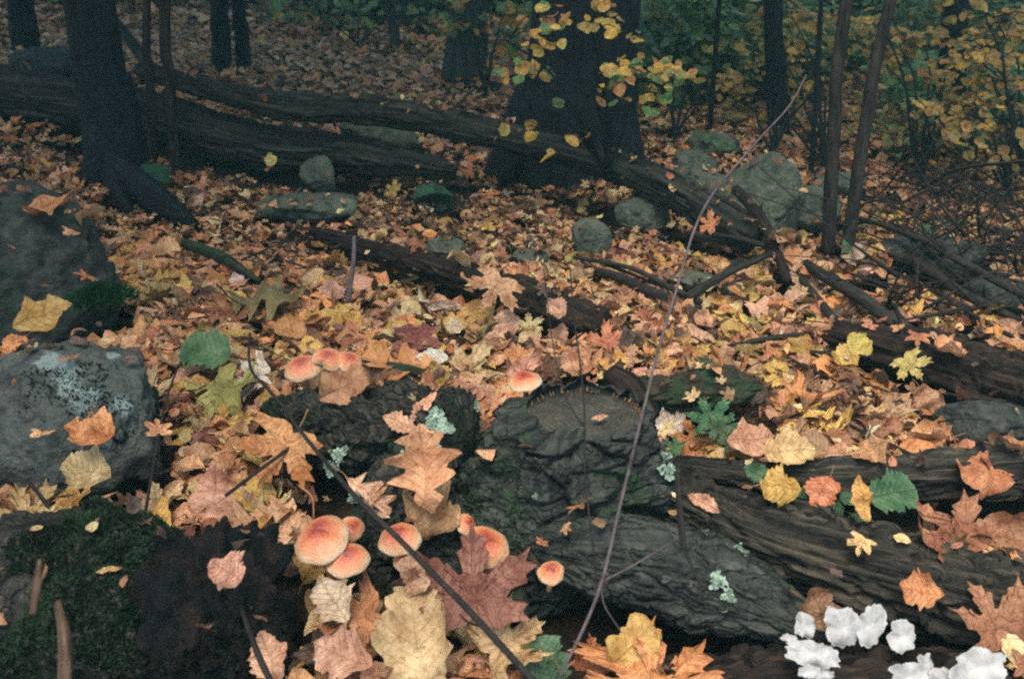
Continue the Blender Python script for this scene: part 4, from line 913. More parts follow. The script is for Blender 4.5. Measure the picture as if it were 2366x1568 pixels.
# ------------------------------------------------------------------ white bracket fungi
def bracket(px, py, wpx, hpx, z, spin, tilt, label, seed):
    c = A(px, py, z); sc = PXM(c); w_, h_ = wpx * sc * .52, hpx * sc * .52; rg = np.random.default_rng(seed + 400); n = 64; rings = (0, .3, .55, .75, .9, 1.0)
    th = np.linspace(0, 2 * math.pi, n, endpoint=False); q_ = np.stack([np.cos(th), np.sin(th), th * 0 + seed * 3.7], -1); e = 1.02 + .30 * vnoise(q_ * 1.1, seed) + .15 * vnoise(q_ * 3.1, seed + 1) + .10 * vnoise(q_ * 8, seed + 2)
    V, F = [], []
    for side in (1, -1):
        for f in rings[1:]:
            for j in range(n):
                x = w_ * e[j] * f * math.cos(th[j]); y = h_ * e[j] * f * math.sin(th[j]); zz = side * .0022 * math.sqrt(max(0, 1 - f ** 2.5)) + .30 * w_ * math.sin(th[j] * 5 + seed) * f ** 4 * .5 - .25 * w_ * f * f * (1 if seed % 2 else -.6) + .10 * w_ * math.sin(x / w_ * 4 + seed)
                V.append((x, y, zz))
        V.append((0, 0, side * .0022 + .10 * w_ * math.sin(seed)))
    m = (len(rings) - 1) * n + 1
    for sd in (0, 1):
        b = sd * m
        for j in range(n):
            j2 = (j + 1) % n; f = [b + m - 1, b + j, b + j2]; F.append(f if sd == 0 else f[::-1])
            for k in range(len(rings) - 2):
                f = [b + k * n + j, b + (k + 1) * n + j, b + (k + 1) * n + j2, b + k * n + j2]; F.append(f if sd == 0 else f[::-1])
    k = (len(rings) - 2) * n
    F += [[k + j, m + k + j, m + k + (j + 1) % n, k + (j + 1) % n] for j in range(n)]
    V = np.array(V); V[:, 2] += .0022 * fbm(V * 130, 3, seed); E = np.array(Matrix.Rotation(R(tilt), 3, 'X') @ Matrix.Rotation(R(spin), 3, 'Z'))
    o = obj('bracket_fungus', mesh('bracket_fungus', V @ E.T, F), M['white'], label=label, cat='fungus', group='white fungi on the rotten log'); o.location = c
    return o
for i, a in enumerate((
    (1948, 1447, 80, 98, .055, 0, 60, 'biggest oval white fungus standing up on the rotten log'), (2011, 1440, 56, 82, .055, 5, 62, 'white oval fungus overlapping the biggest one'),
    (1860, 1445, 44, 52, .05, -20, 50, 'small notched white fungus above the ragged one'), (1822, 1474, 30, 20, .045, 0, 30, 'tiniest white fungus at the stump end of the row'),
    (1876, 1506, 110, 56, .045, -14, 32, 'broad ragged white fungus on the side of the rotten log'), (1868, 1550, 44, 30, .03, 0, 40, 'white fungus lump under the ragged one, at the picture bottom'),
    (1905, 1556, 50, 22, .03, 8, 30, 'thin flat white fungus beside the bottom lump'), (2085, 1468, 58, 66, .05, 20, 52, 'pointed white fungus leaning away from the big ovals'),
    (2142, 1530, 30, 46, .045, 10, 55, 'narrow upright white fungus between the low clumps'), (2100, 1562, 90, 50, .035, 0, 40, 'low white fungus clump below the narrow upright one'),
    (2190, 1562, 80, 34, .035, -10, 35, 'flat white fungus shelf joining the low clump and the corner one'), (2262, 1540, 120, 74, .045, 12, 40, 'wide wavy white fungus nearest the bottom corner'))):
    bracket(*a, i + 1)
landmark('white fungi', A(1980, 1470, .05))

# ------------------------------------------------------------------ twigs and branches
NB = [0]
def stick(name, pts, wpx, label, mat='twig', cat='twig', n=None, seg=6, jit=.004, amp=None, forks=None, ground=True, lm=None):
    """pts (px, py, height above the ground there); wpx its width in pixels, one value or one per point"""
    P = []
    for px, py, h in pts:
        P.append(G(px, py, h) if ground else A(px, py, h))
    P = np.array(P); wv = np.atleast_1d(wpx).astype(float); wv = np.interp(np.linspace(0, 1, len(P)), np.linspace(0, 1, len(wv)), wv)
    rad = np.array([max(.0008, wv[i] * PXM(P[i]) / 2 * (.78 if wv.max() > 15 else 1)) for i in range(len(P))]); NB[0] += 1
    n = n or max(14, len(P) * 9); fn = None
    if rad.max() > .006: seg = 12; fn = bark_fn(1.0, .22, .2, NB[0])
    V, F, U = tube(P, rad, n, seg, fn, True, 1.0, jit, NB[0]); loc = P[0].copy()
    o = obj(name, mesh(name, V - loc, F, U), M[mat], label=label, cat=cat); o.location = loc
    for f in forks or []:
        Q = np.array([G(a, b, h) if ground else A(a, b, h) for a, b, h in f[0]]); rr_ = [max(.0007, f[1] * PXM(Q[0]) / 2), max(.0005, f[1] * .5 * PXM(Q[-1]) / 2)]
        V, F, U = tube(Q, rr_, max(8, len(Q) * 6), 5, None, True, 1.0, jit, NB[0] + 50); obj('side_twig', mesh('side_twig', V - loc, F, U), M[mat], o)
    if lm: landmark(lm, P[len(P) // 2])
    return o
# thin saplings close to the camera (standing things, so their heights are true)
def free(name, pts, wpx, label, mat, cat='twig', forks=None, jit=.002, seg=8, n=60):
    """pts (px, py, forward distance)"""
    P = np.array([D(*q) for q in pts]); wv = np.interp(np.linspace(0, 1, len(P)), np.linspace(0, 1, len(np.atleast_1d(wpx))), np.atleast_1d(wpx)); NB[0] += 1
    rad = [max(.0006, wv[i] * PXM(P[i]) / 2) for i in range(len(P))]; V, F, U = tube(P, rad, n, seg, None, True, 1, jit, NB[0]); loc = P[0].copy()
    o = obj(name, mesh(name, V - loc, F, U), M[mat], label=label, cat=cat); o.location = loc
    for q, w2 in forks or []:
        Q = np.array([D(*a) for a in q]); V, F, U = tube(Q, [max(.0006, w2 * PXM(Q[0]) / 2), max(.0004, w2 * .4 * PXM(Q[-1]) / 2)], 14, 5, None, True, 1, jit, NB[0] + 9); obj('side_twig', mesh('side_twig', V - loc, F, U), M[mat], o)
    return o
free('bare_sapling', [(1290, 1560, .78), (1385, 1350, .84), (1440, 1130, .95), (1500, 900, 1.06), (1555, 700, 1.16), (1600, 540, 1.25), (1655, 435, 1.3), (1745, 330, 1.36), (1825, 245, 1.4), (1864, 172, 1.43)],
     (8, 8, 8, 7, 6, 5, 4, 3), 'long thin leafless sapling arching up across the whole picture', 'twiggrey', 'sapling',
     [([(1385, 1345, .845), (1470, 1300, .88), (1570, 1240, .93)], 7), ([(1388, 1350, .842), (1400, 1400, .83), (1440, 1460, .81)], 5)], n=120)
free('dark_twig', [(580, 770, 1.55), (578, 850, 1.45), (625, 905, 1.38), (700, 1000, 1.22), (790, 1115, 1.1), (900, 1220, .98), (1010, 1330, .9), (1120, 1450, .82), (1240, 1580, .75)],
     (6, 7, 9, 12, 14, 17, 19), 'thick dark twig slanting from the mushrooms down to the bottom edge', 'twig', 'twig', [([(1118, 1448, .82), (1080, 1438, .83), (1060, 1420, .84)], 9), ([(1125, 1460, .82), (1165, 1490, .83)], 8)], n=100)
free('thin_twig', [(330, 1210, 1.13), (350, 1100, 1.2), (375, 970, 1.28), (400, 880, 1.36), (416, 835, 1.4)], (8, 7, 4), 'thin dark twig standing upright in front of the round green leaf', 'twig', n=40,
     forks=[([(352, 1085, 1.21), (300, 1078, 1.25), (200, 1085, 1.25)], 4)])
free('dry_stem', [(1375, 1340, .88), (1355, 1100, 1.0), (1345, 900, 1.12), (1325, 720, 1.32), (1318, 620, 1.4)], (5, 4, 4), 'faint dry stem rising in front of the cut face', 'twig', n=40)
free('dry_stem', [(1395, 1030, 1.18), (1300, 900, 1.24), (1255, 620, 1.5)], (3, 3, 2), 'hair thin dry stem crossing the rim of the sawn stump', 'twig', n=30)
free('standing_stick', [(805, 700, 1.83), (815, 620, 1.86), (817, 545, 1.9)], (13, 11, 9), 'short grey stick standing upright beside the black rotten log', 'twiggrey', n=20)
free('forked_twig', [(1578, 1265, .93), (1568, 1180, .97), (1562, 1090, 1.03)], (16, 16, 12), 'stout brown twig propped against the end of the stump', 'branch', n=24,
     forks=[([(1576, 1262, .93), (1610, 1340, .89), (1635, 1420, .85)], 9)])
free('broken_stake', [(955, 1215, 1.14), (935, 1130, 1.17), (920, 1045, 1.2)], (30, 26, 22), 'flat broken stake of wood in front of the big tan oak leaf', 'branch', n=20)
free('rotten_stick', [(150, 1620, .60), (150, 1480, .64), (133, 1390, .68)], (34, 30, 16), 'pale brown rotten stick standing in the bottom corner moss', 'palewood', n=30)
free('rotten_stick', [(72, 1420, .66), (82, 1350, .68), (88, 1295, .71)], (16, 22, 14), 'short orange brown sliver of wood beside the pale rotten stick', 'palewood', n=20)
free('wood_strip', [(560, 1400, .88), (600, 1520, .80), (640, 1600, .77)], (10, 16, 16), 'thin strip of brown wood down the side of the crumbling stump', 'branch', n=20)
free('pale_stalk', [(690, 1120, 1.12), (720, 1150, 1.11), (724, 1200, 1.1)], (5, 5, 4), 'curved golden leaf stalk above the largest mushroom', 'stalk', n=16)

stick('dead_branch', [(1848, 545, .12), (1850, 600, .06), (1960, 670, .05), (2090, 760, .04)], (16, 24, 34, 40), 'thick dead pole slanting down from the branch tangle', 'branch', 'branch', lm='thick dead pole')
stick('dead_branch', [(1822, 580, .05), (1850, 640, .03), (1890, 690, .02), (1925, 740, .01)], (24, 22, 26), 'short dark prong beneath the thick dead pole', 'twig', 'branch')
stick('dead_branch', [(1820, 575, .06), (1700, 620, .07), (1590, 690, .03)], (14, 20, 26), 'dark forked branch reaching from the tangle toward the camera side', 'branch', 'branch', forks=[([(1700, 600, .08), (1640, 655, .04), (1560, 690, .01)], 12)])
stick('dead_branch', [(1830, 590, .03), (1832, 545, .08), (1830, 505, .10)], (18, 18, 16), 'black upright snag in the middle of the branch tangle', 'twig', 'branch')
stick('dead_branch', [(1325, 595, .03), (1450, 620, .04), (1560, 670, .03), (1620, 700, .02)], (8, 12, 14), 'slim brown branch lying past the low stones', 'branch', 'branch', forks=[([(1400, 610, .03), (1480, 640, .03), (1560, 675, .02)], 10)])
stick('dead_branch', [(1350, 620, .01), (1430, 640, .02), (1520, 680, .02), (1620, 715, .01)], (20, 34, 26), 'dark decayed branch lying under the slim brown one', 'twig', 'branch')
stick('dead_branch', [(1640, 540, .05), (1740, 560, .06), (1830, 585, .05)], (12, 16, 14), 'dark branch running from the tall boulder into the tangle', 'twig', 'branch')
stick('dead_branch', [(1690, 470, .08), (1770, 520, .08), (1812, 580, .05)], (14, 16, 12), 'crooked dark branch against the foot of the tall boulder', 'twig', 'branch', forks=[([(1770, 520, .08), (1760, 470, .14)], 8)])
stick('dead_branch', [(1610, 545, .02), (1690, 560, .03), (1760, 570, .03)], (16, 18, 10), 'stubby brown branch beneath the foot of the brown log', 'branch', 'branch')
stick('dead_branch', [(2060, 700, .02), (2110, 760, .02), (2300, 850, .02)], (12, 16, 18), 'stubby brown branch resting on the rotten log under the tangle', 'branch', 'branch')
stick('dead_branch', [(1975, 500, .06), (2110, 545, .10), (2230, 610, .10), (2380, 690, .08)], (12, 18, 22, 22), 'straight dead pole lying across the sloping dark boulder', 'branch', 'branch')
stick('dead_branch', [(1950, 590, .03), (2100, 600, .05), (2230, 680, .04), (2400, 760, .02)], (20, 30, 26, 18), 'dark half buried branch beside the sloping dark boulder', 'branch', 'branch')
stick('dead_branch', [(2160, 675, .02), (2300, 760, .03), (2420, 810, .02)], (10, 16, 14), 'dark bare branch at the far side of the rotten log', 'twig', 'branch')
stick('dead_branch', [(2075, 850, .03), (2085, 760, .09), (2070, 700, .14)], (10, 11, 9), 'dark crooked twig rising at the head of the rotten log', 'twig', 'branch')
stick('dead_branch', [(2160, 905, .02), (2280, 920, .03), (2420, 930, .02)], (8, 9, 9), 'thin dark twig lying beyond the sunken grey stone', 'twig', 'twig', forks=[([(2350, 925, .03), (2300, 860, .05), (2270, 840, .05)], 5)])
stick('dead_branch', [(1890, 940, .01), (1990, 995, .015), (2110, 1060, .015), (2215, 1110, .02)], (6, 9, 10, 10), 'long dark twig lying in leaves above the split grey log', 'twig', 'twig')
stick('dead_branch', [(1670, 1005, .01), (1780, 1045, .015), (1870, 1085, .01)], (8, 18, 12), 'dark stick passing beneath the pale yellow oval leaf', 'twig', 'twig')
stick('dead_branch', [(1650, 800, .01), (1750, 790, .015), (1860, 770, .01)], (8, 16, 18), 'short black stick lying left of the rotten log head', 'twig', 'twig')
stick('dead_branch', [(1870, 812, .01), (1950, 815, .02), (2080, 808, .01)], (16, 18, 12), 'brown stick lying level below the thick dead pole', 'branch', 'twig')
stick('dead_branch', [(1800, 810, .01), (1870, 850, .015), (1930, 880, .01)], (6, 8, 6), 'thin twig half under the two yellow leaves', 'twig', 'twig')
stick('dead_branch', [(2060, 1085, .03), (2230, 1075, .035), (2420, 1050, .03)], (10, 10, 8), 'dark twig laid along the top of the split grey log', 'twig', 'twig')
stick('dead_branch', [(430, 560, .02), (520, 600, .035), (600, 650, .02)], (26, 30, 14), 'mossy grey stick partly buried near the flat stone ledge', 'mosslog', 'twig', lm='mossy grey stick')
stick('dead_branch', [(600, 585, .02), (700, 615, .03), (760, 640, .02)], (5, 6, 4), 'thin dark twig just beyond the standing stick', 'twig', 'twig')
stick('dead_branch', [(700, 525, .04), (800, 548, .05), (880, 560, .03)], (6, 7, 5), 'pale split twig on the thin end of the black rotten log', 'branch', 'twig')
stick('dead_branch', [(840, 835, .02), (940, 850, .03), (1020, 870, .02)], (22, 26, 18), 'dark mossy stick behind the long orange oak leaf', 'mosslog', 'twig')
stick('dead_branch', [(1390, 745, .03), (1410, 800, .0), (1330, 830, .01)], (14, 20, 16), 'stubby mossy stick between the black log and the stump', 'mosslog', 'twig')
stick('dead_branch', [(520, 1140, .07), (600, 1080, .07), (700, 1010, .08)], (9, 9, 9), 'dark twig lying over the large orange brown maple leaf', 'twig', 'twig')
stick('dead_branch', [(60, 1110, .05), (120, 1180, .05), (180, 1230, .04)], (8, 11, 10), 'dark twig beside the white-splashed boulder foot', 'twig', 'twig')
stick('dead_branch', [(2120, 440, .16), (2200, 395, .25), (2300, 378, .32), (2420, 372, .36)], (6, 8, 8, 7), 'thin bare branch arching above the dead pole', 'twig', 'branch')
stick('dead_branch', [(1050, 250, .05), (1100, 205, .10), (1150, 200, .12)], (4, 5, 4), 'far thin twig beyond the arched log', 'twig', 'twig')
stick('dead_branch', [(1130, 640, .02), (1200, 650, .03), (1290, 730, .02)], (6, 7, 5), 'slender twig along the top of the black rotten log', 'twig', 'twig')
# brush of fine dead twigs on the right and among the leaves
rgt = np.random.default_rng(21)
TW = []
for i in range(46):
    if i < 24: px, py = rgt.uniform(2000, 2366), rgt.uniform(430, 860)
    elif i < 34: px, py = rgt.uniform(1300, 2250), rgt.uniform(560, 1000)
    else: px, py = rgt.uniform(380, 700), rgt.uniform(480, 860)
    L = rgt.uniform(60, 210); an = rgt.uniform(-.6, .9) + (rgt.random() < .3) * 1.4; h1, h2 = rgt.uniform(.015, .05), rgt.uniform(.015, .12 if i < 24 else .05)
    o = stick('fallen_twig', [(px, py, h1), (px + L * .5 * math.cos(an), py + L * .3 * math.sin(an), (h1 + h2) / 2 + .02), (px + L * math.cos(an), py + L * .6 * math.sin(an), h2)], (rgt.uniform(3, 6), 2.5), None, ('twig', 'branch')[i % 3 == 0], 'twig', jit=.008)
    o['group'] = 'thin dead twigs'; TW.append(o); PEND.append((o, 'thin twig', np.array(o.location) ))

def twig_litter():
    r = np.random.default_rng(31); parts = []
    for i in range(420):
        y = math.sqrt(r.uniform(.8, 20)); x = r.uniform(-1, 1) * (y * .62 + .2); z = top_at(x, y, .02)
        if z > float(H(x, y)) + .03: continue
        L = r.uniform(.03, .12); an = r.uniform(0, 3.14); e = np.array((math.cos(an) * L, math.sin(an) * L, r.uniform(-.004, .02))); a = np.array((x, y, z + .006))
        parts.append(tube([a, a + e * .5 + r.normal(size=3) * .005, a + e], [.0013, .0011, .0006], 5, 4))
    V, F, U = merge(parts); obj('twig_litter', mesh('twig_litter', V, F, U), M['twig'], kind='stuff', label='countless tiny dead twigs scattered through the fallen leaves', cat='twig litter')
twig_litter()

# ------------------------------------------------------------------ trees
CROWN_MAT = plain('crown_leaves', (.09, .10, .03), .7, .2, .6, 3, .3)
def trunk_mesh(P, rad, n, seg, seed, flare=0.0, lobes=5):
    def f(TH, s, V):
        z = V[..., 2] - V[..., 2].min(); k = np.exp(-z / .28) * flare
        q = np.stack([np.cos(TH) * 3.2, np.sin(TH) * 3.2, V[..., 2] * 3.5], -1); rid = 1 - 2 * np.abs(fbm(q, 4, seed))
        return 1 + k * (.55 + .45 * np.cos(lobes * TH + seed)) + .07 * rid + .04 * fbm(q * .5, 2, seed + 2)
    return tube(P, rad, n, seg, f, True)
def crown_mesh(c, size, n, leaf, seed):
    r = np.random.default_rng(seed); Vs = []; u = r.normal(size=(n, 3)); u /= np.linalg.norm(u, axis=1)[:, None]
    P = u * (r.random((n, 1)) ** .4); keep = fbm(P * 2.6 + seed, 3, seed) > -.12; P = P[keep] * np.array(size) + np.array(c); n = len(P)
    a = r.normal(size=(n, 3)); a[:, 2] *= .4; a /= np.linalg.norm(a, axis=1)[:, None]; b = np.cross(a, r.normal(size=(n, 3))); b /= np.linalg.norm(b, axis=1)[:, None]; L = leaf * r.uniform(.6, 1.3, (n, 1))
    V = np.stack([P - a * L, P + b * L * .45, P + a * L, P - b * L * .45], 1).reshape(-1, 3); i = np.arange(n)[:, None] * 4; F = np.concatenate([i + np.array([[0, 1, 2]]), i + np.array([[0, 2, 3]])], 0)
    return V, F
def tree(pts, rad, label, top, crown=None, seed=0, mat='trunk', flare=0.0, n=60, seg=24, limbs=3, roots=None, name='tree', lm=None, limbr=.3):
    """pts world points up the trunk; top: final height; crown (size, count)"""
    P = np.array(pts, float); base = P[0].copy(); d = (P[-1] - P[-2]) / np.linalg.norm(P[-1] - P[-2])
    rad = list(rad)
    if top > P[-1][2]:
        m = P[-1] + d * (top - P[-1][2]) / max(d[2], .4); P = np.vstack([P, (P[-1] + m) / 2 + np.array((.1, .05, 0)), m]); rad += [rad[-1] * .75, rad[-1] * .35]
    root = empty(name, base, label=label, cat='tree'); V, F, U = trunk_mesh(P, rad, n, seg, seed, flare); child('trunk', mesh('trunk', V, F, U), M[mat], root); solid(V[V[:, 2] < base[2] + .25])
    r = np.random.default_rng(seed + 1)
    if crown:
        for k in range(limbs):
            f = .55 + .35 * k / max(1, limbs); q = P[0] + (P[-1] - P[0]) * f; an = r.uniform(0, 6.28); L = crown[0][0] * .75
            V, F, U = tube([q, q + np.array((math.cos(an) * L * .5, math.sin(an) * L * .5, L * .25)), q + np.array((math.cos(an) * L, math.sin(an) * L, L * .6))], [rad[-1] * .5 + .01, rad[-1] * .4, .008], 14, 7); child('limb', mesh('limb', V, F, U), M[mat], root)
        c = P[-1] * .75 + P[-3] * .25 if len(P) > 3 else P[-1]; V, F = crown_mesh(P[-1] - np.array((0, 0, crown[0][2] * .35)), crown[0], crown[1], .16, seed); V = V[:]
        child('crown', mesh('crown', V, F, smooth_=False), CROWN_MAT, root, kind='stuff')  # crowns stay out of view, shaped to shade the ground below
    for q, rr_ in roots or []:
        V, F, U = tube(q, rr_, 30, 14, bark_fn(1, .25, .3, seed)); child('root', mesh('root', V, F, U), M[mat], root)
    if lm: landmark(lm, base)
    return root
gb = G(1350, 400); gb = np.array((gb[0], gb[1] + .12, float(H(gb[0], gb[1] + .12)) - .05))
tp = D(1357, 0, gb[1] + .02)
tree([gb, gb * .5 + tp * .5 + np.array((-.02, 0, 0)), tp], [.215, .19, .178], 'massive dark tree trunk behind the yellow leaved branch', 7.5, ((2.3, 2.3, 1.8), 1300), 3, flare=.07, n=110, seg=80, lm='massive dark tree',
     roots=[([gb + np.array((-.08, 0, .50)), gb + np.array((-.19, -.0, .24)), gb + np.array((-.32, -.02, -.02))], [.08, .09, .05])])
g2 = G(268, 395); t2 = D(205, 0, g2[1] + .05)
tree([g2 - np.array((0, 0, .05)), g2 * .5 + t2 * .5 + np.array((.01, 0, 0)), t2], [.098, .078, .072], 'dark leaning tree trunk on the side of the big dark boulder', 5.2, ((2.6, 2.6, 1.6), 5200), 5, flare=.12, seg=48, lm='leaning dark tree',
     roots=[([G(262, 385, .03), G(310, 425, .015), G(370, 465, .01), G(450, 520, -.01)], [.05, .05, .04, .015]),
            ([G(262, 385, .03), G(215, 410, .01), G(165, 425, -.01)], [.05, .04, .015]),
            ([G(262, 385, .03), G(275, 440, .0), G(300, 490, -.02)], [.05, .035, .012])])
def thin_tree(bx, by, tx, wpx, label, mat='branch', yy=0.0, seed=0, crown=((.9, .9, .8), 160), top=4.2, bend=0.0, name='young_tree', lm=None, flare=.0):
    a = G(bx, by); b = D(tx, -40, a[1] + yy); r0 = wpx * PXM(a) / 2; r1 = wpx * .92 * PXM(b) / 2
    m = a * .5 + b * .5 + np.array((bend, 0, 0))
    return tree([a - np.array((0, 0, .03)), m, b], [r0, r0 * .95, r1], label, top, crown, seed, mat, flare, 50, 14, 2, name=name, lm=lm)
thin_tree(1916, 565, 1962, 30, 'straight slender trunk, the nearer to the tall boulder of the pair', 'branch', 0, 11, lm='pair of slender trunks', bend=-.01)
thin_tree(1960, 560, 2068, 29, 'slender leaning trunk, the outer one of the pair', 'branch', .05, 12, bend=-.01)
thin_tree(402, 372, 380, 26, 'slender brown trunk in front of the long grey log', 'branch', .0, 13)
thin_tree(352, 365, 340, 20, 'faint thin trunk between the leaning tree and the slender brown one', 'branch', .0, 14)
thin_tree(385, 195, 190, 26, 'grey slanting dead trunk behind the leaning dark tree', 'farbark', .2, 15, crown=None, top=0, name='dead_tree')
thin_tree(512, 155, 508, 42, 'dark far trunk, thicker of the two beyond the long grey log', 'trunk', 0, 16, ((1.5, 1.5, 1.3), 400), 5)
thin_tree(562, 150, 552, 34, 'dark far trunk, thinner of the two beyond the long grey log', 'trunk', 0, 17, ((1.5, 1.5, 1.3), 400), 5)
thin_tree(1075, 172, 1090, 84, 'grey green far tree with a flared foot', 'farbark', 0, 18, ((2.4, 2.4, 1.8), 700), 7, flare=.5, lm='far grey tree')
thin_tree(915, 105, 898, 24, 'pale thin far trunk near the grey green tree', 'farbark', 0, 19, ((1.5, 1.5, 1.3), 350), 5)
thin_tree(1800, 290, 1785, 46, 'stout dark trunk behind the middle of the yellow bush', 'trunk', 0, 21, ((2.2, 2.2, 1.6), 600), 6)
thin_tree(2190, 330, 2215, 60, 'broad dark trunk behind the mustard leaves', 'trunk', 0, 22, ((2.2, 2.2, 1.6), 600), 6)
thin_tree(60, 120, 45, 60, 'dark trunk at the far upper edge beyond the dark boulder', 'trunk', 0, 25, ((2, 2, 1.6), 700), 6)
thin_tree(1640, 300, 1665, 12, 'very thin dark sapling by the far white-crested stone', 'trunk', 0, 27, None, 0)
thin_tree(1875, 400, 1900, 12, 'very thin dark sapling behind the boulder of the slender trunks', 'trunk', 0, 28, None, 0)
thin_tree(1795, 320, 1788, 9, 'wispy dark sapling behind the long arching one', 'trunk', 0, 29, None, 0)

for i_, (x_, y_, r_x, ht_, n_, lb) in enumerate(((-3.6, 3.6, .10, 5.0, 6000, 'unseen tree added for shade past the left side of the long grey log'), (-3.9, 6.8, .12, 5.6, 6500, 'unseen tree added for shade on the dark slope above the far dark boulder'),
        (4.3, 5.0, .10, 5.0, 3000, 'unseen tree added for shade on the dark side of the brushwood'), (3.6, 1.6, .09, 5.0, 3500, 'unseen tree added for shade beside the camera on the brushwood side'), (-2.6, .6, .09, 4.8, 3500, 'unseen tree added for shade beside the camera on the boulder side'))):
    b_ = np.array((x_, y_, float(H(x_, y_)) - .05)); tree([b_, b_ + (.05, .05, 1.2), b_ + (.0, .1, 2.4)], [r_x, r_x * .9, r_x * .8], lb, ht_, ((2.4, 2.4, 1.5), n_), 60 + i_, 'trunk', .3)  # unseen trees, added so that their crowns darken the sides

# ------------------------------------------------------------------ leafy bushes
def leaf_small(kind, var):
    key = ('live', kind, var)
    if key not in LIB:
        V, F, U = leaf_geo(kind, 1, 300 + var * 5 + len(kind), .35); V[:, 1] += .5; LIB[key] = mesh('leaf', V, F, U)
    return LIB[key]
def bush(label, cat, base, tips, blobs, dist, cols, sizepx, kind='ovate', seed=0, name='bush', fleshes=None, solid_n=0, stems=3, droop=.5, mat='trunk', mass_cols=None):
    """blobs (px, py, rx, ry, count) are leafy sprays at about forward distance dist; each leaf is a part of the bush"""
    r = np.random.default_rng(seed); root = empty(name, base, label=label, cat=cat); base = np.array(base, float)
    for (bx, by, rx, ry, cnt) in blobs:
        cpt = D(bx, by, dist); sc = PXM(cpt); a = D(bx - rx, by + ry * .3, dist + r.uniform(-.1, .1)); b = D(bx + rx, by - ry * .3, dist + r.uniform(-.15, .15))
        tw = [base + (0, 0, .02), base * .45 + cpt * .55 + (0, 0, .08), cpt * .8 + a * .2, cpt]
        V, F, U = tube(tw, [.006, .004, .0025, .0012], 16, 5, None, True, 1, .01, seed); child('twig', mesh('twig', V, F, U), M[mat], root)
        nt = max(2, cnt // 9); segs = []
        for k in range(nt):
            o_ = cpt + np.array((r.uniform(-1, 1) * rx * sc, r.uniform(-.14, .14), r.uniform(-1, 1) * ry * sc)); e_ = o_ + np.array((r.normal() * rx * sc * .5, r.normal() * .08, -abs(r.normal()) * .02)); segs.append((o_, e_))
            V, F, U = tube([cpt, (cpt + o_) / 2 + (0, 0, .02), o_, e_], [.002, .0015, .0012, .0006], 8, 4); child('twig', mesh('twig', V, F, U), M[mat], root)
        for k in range(cnt):
            o_, e_ = segs[k % nt]; f = r.random(); q = o_ + (e_ - o_) * f + np.array((r.normal() * .25 * rx * sc, r.normal() * .04, r.normal() * .22 * ry * sc))
            sz = sizepx * sc * np.clip(r.normal(1, .22), .5, 1.5); nr = np.array((r.normal() * .45, -.55 + r.normal() * .4, 1.)); me = leaf_small(kind, k % 6); ck = cols[r.integers(len(cols))]
            o = obj('leaf', me, M['green'], root); o.color = (*jitter(ck, r, .15), 1)
            o.matrix_local = Matrix.Translation(q - base) @ Matrix([list(x) for x in rot(nr, r.uniform(0, 6.28))]).to_4x4() @ Matrix.Scale(sz, 4)
    return root
YEL = [(.55, .36, .05), (.5, .30, .05), (.42, .34, .07), (.6, .42, .09)]; GRN = [(.10, .25, .06), (.14, .30, .07), (.05, .15, .05), (.22, .28, .06)]
MUS = [(.35, .22, .04), (.3, .17, .04), (.26, .2, .05), (.4, .28, .06)]; BRN = [(.36, .18, .05), (.42, .26, .06), (.3, .13, .05)]
# the branch in front of the massive tree
b0 = G(1330, 430); 
bush('yellow leaved branch hanging in front of the massive dark tree', 'branch', D(1400, 420, 2.75), None,
     [(1180, 90, 70, 60, 26), (1200, 170, 60, 50, 14), (1380, 70, 90, 60, 22), (1400, 180, 110, 40, 26), (1370, 220, 60, 30, 8), (1430, 130, 50, 40, 12), (1250, 300, 60, 16, 4), (1310, 328, 36, 14, 4), (1290, 248, 12, 8, 2), (1500, 210, 60, 50, 20)], 2.7,
     YEL + [(.34, .26, .06)] + BRN[:1] + GRN[:1], 34, 'ovate', 4, 'leafy_branch')
landmark('yellow leaved branch', D(1300, 200, 2.7))
bush('bright yellow leaved bush behind the arching sapling', 'bush', G(1900, 400), None,
     [(1850, 30, 110, 34, 56), (1950, 30, 60, 30, 24), (1780, 110, 70, 50, 34), (1870, 120, 90, 40, 32), (1740, 190, 90, 50, 36), (1860, 220, 100, 50, 40), (1930, 260, 50, 30, 18), (1690, 210, 50, 30, 14), (1900, 160, 70, 40, 26)], 4.1, YEL + BRN[:1], 21, 'ovate', 8, 'bush')
bush('golden leaved bush around the outer slender trunk', 'bush', G(2120, 430), None,
     [(2090, 100, 60, 30, 24), (2150, 110, 60, 40, 26), (2200, 160, 80, 30, 26), (2060, 150, 60, 40, 18), (2230, 200, 60, 30, 20), (2040, 60, 40, 20, 8), (2150, 230, 40, 30, 10), (2130, 290, 30, 30, 8)], 3.7, YEL[:3] + BRN, 24, 'ovate', 9, 'bush')
bush('paler mustard bush farther back in the upper corner', 'bush', G(2360, 420), None,
     [(2330, 50, 90, 50, 50), (2290, 130, 100, 50, 60), (2240, 200, 90, 40, 50), (2340, 230, 70, 40, 44), (2200, 280, 60, 30, 30), (2300, 310, 60, 30, 36)], 3.5, MUS + YEL[:1] + GRN[3:], 24, 'ovate', 30, 'bush')
bush('second yellow bush with sparse leaves over the far stones', 'bush', G(1780, 370), None,
     [(1820, 60, 100, 40, 60), (1760, 160, 90, 50, 60), (1880, 190, 90, 50, 60), (1700, 240, 70, 30, 34), (1960, 120, 70, 50, 40), (1820, 260, 70, 20, 24)], 4.7, YEL + GRN[3:], 19, 'ovate', 31, 'bush')
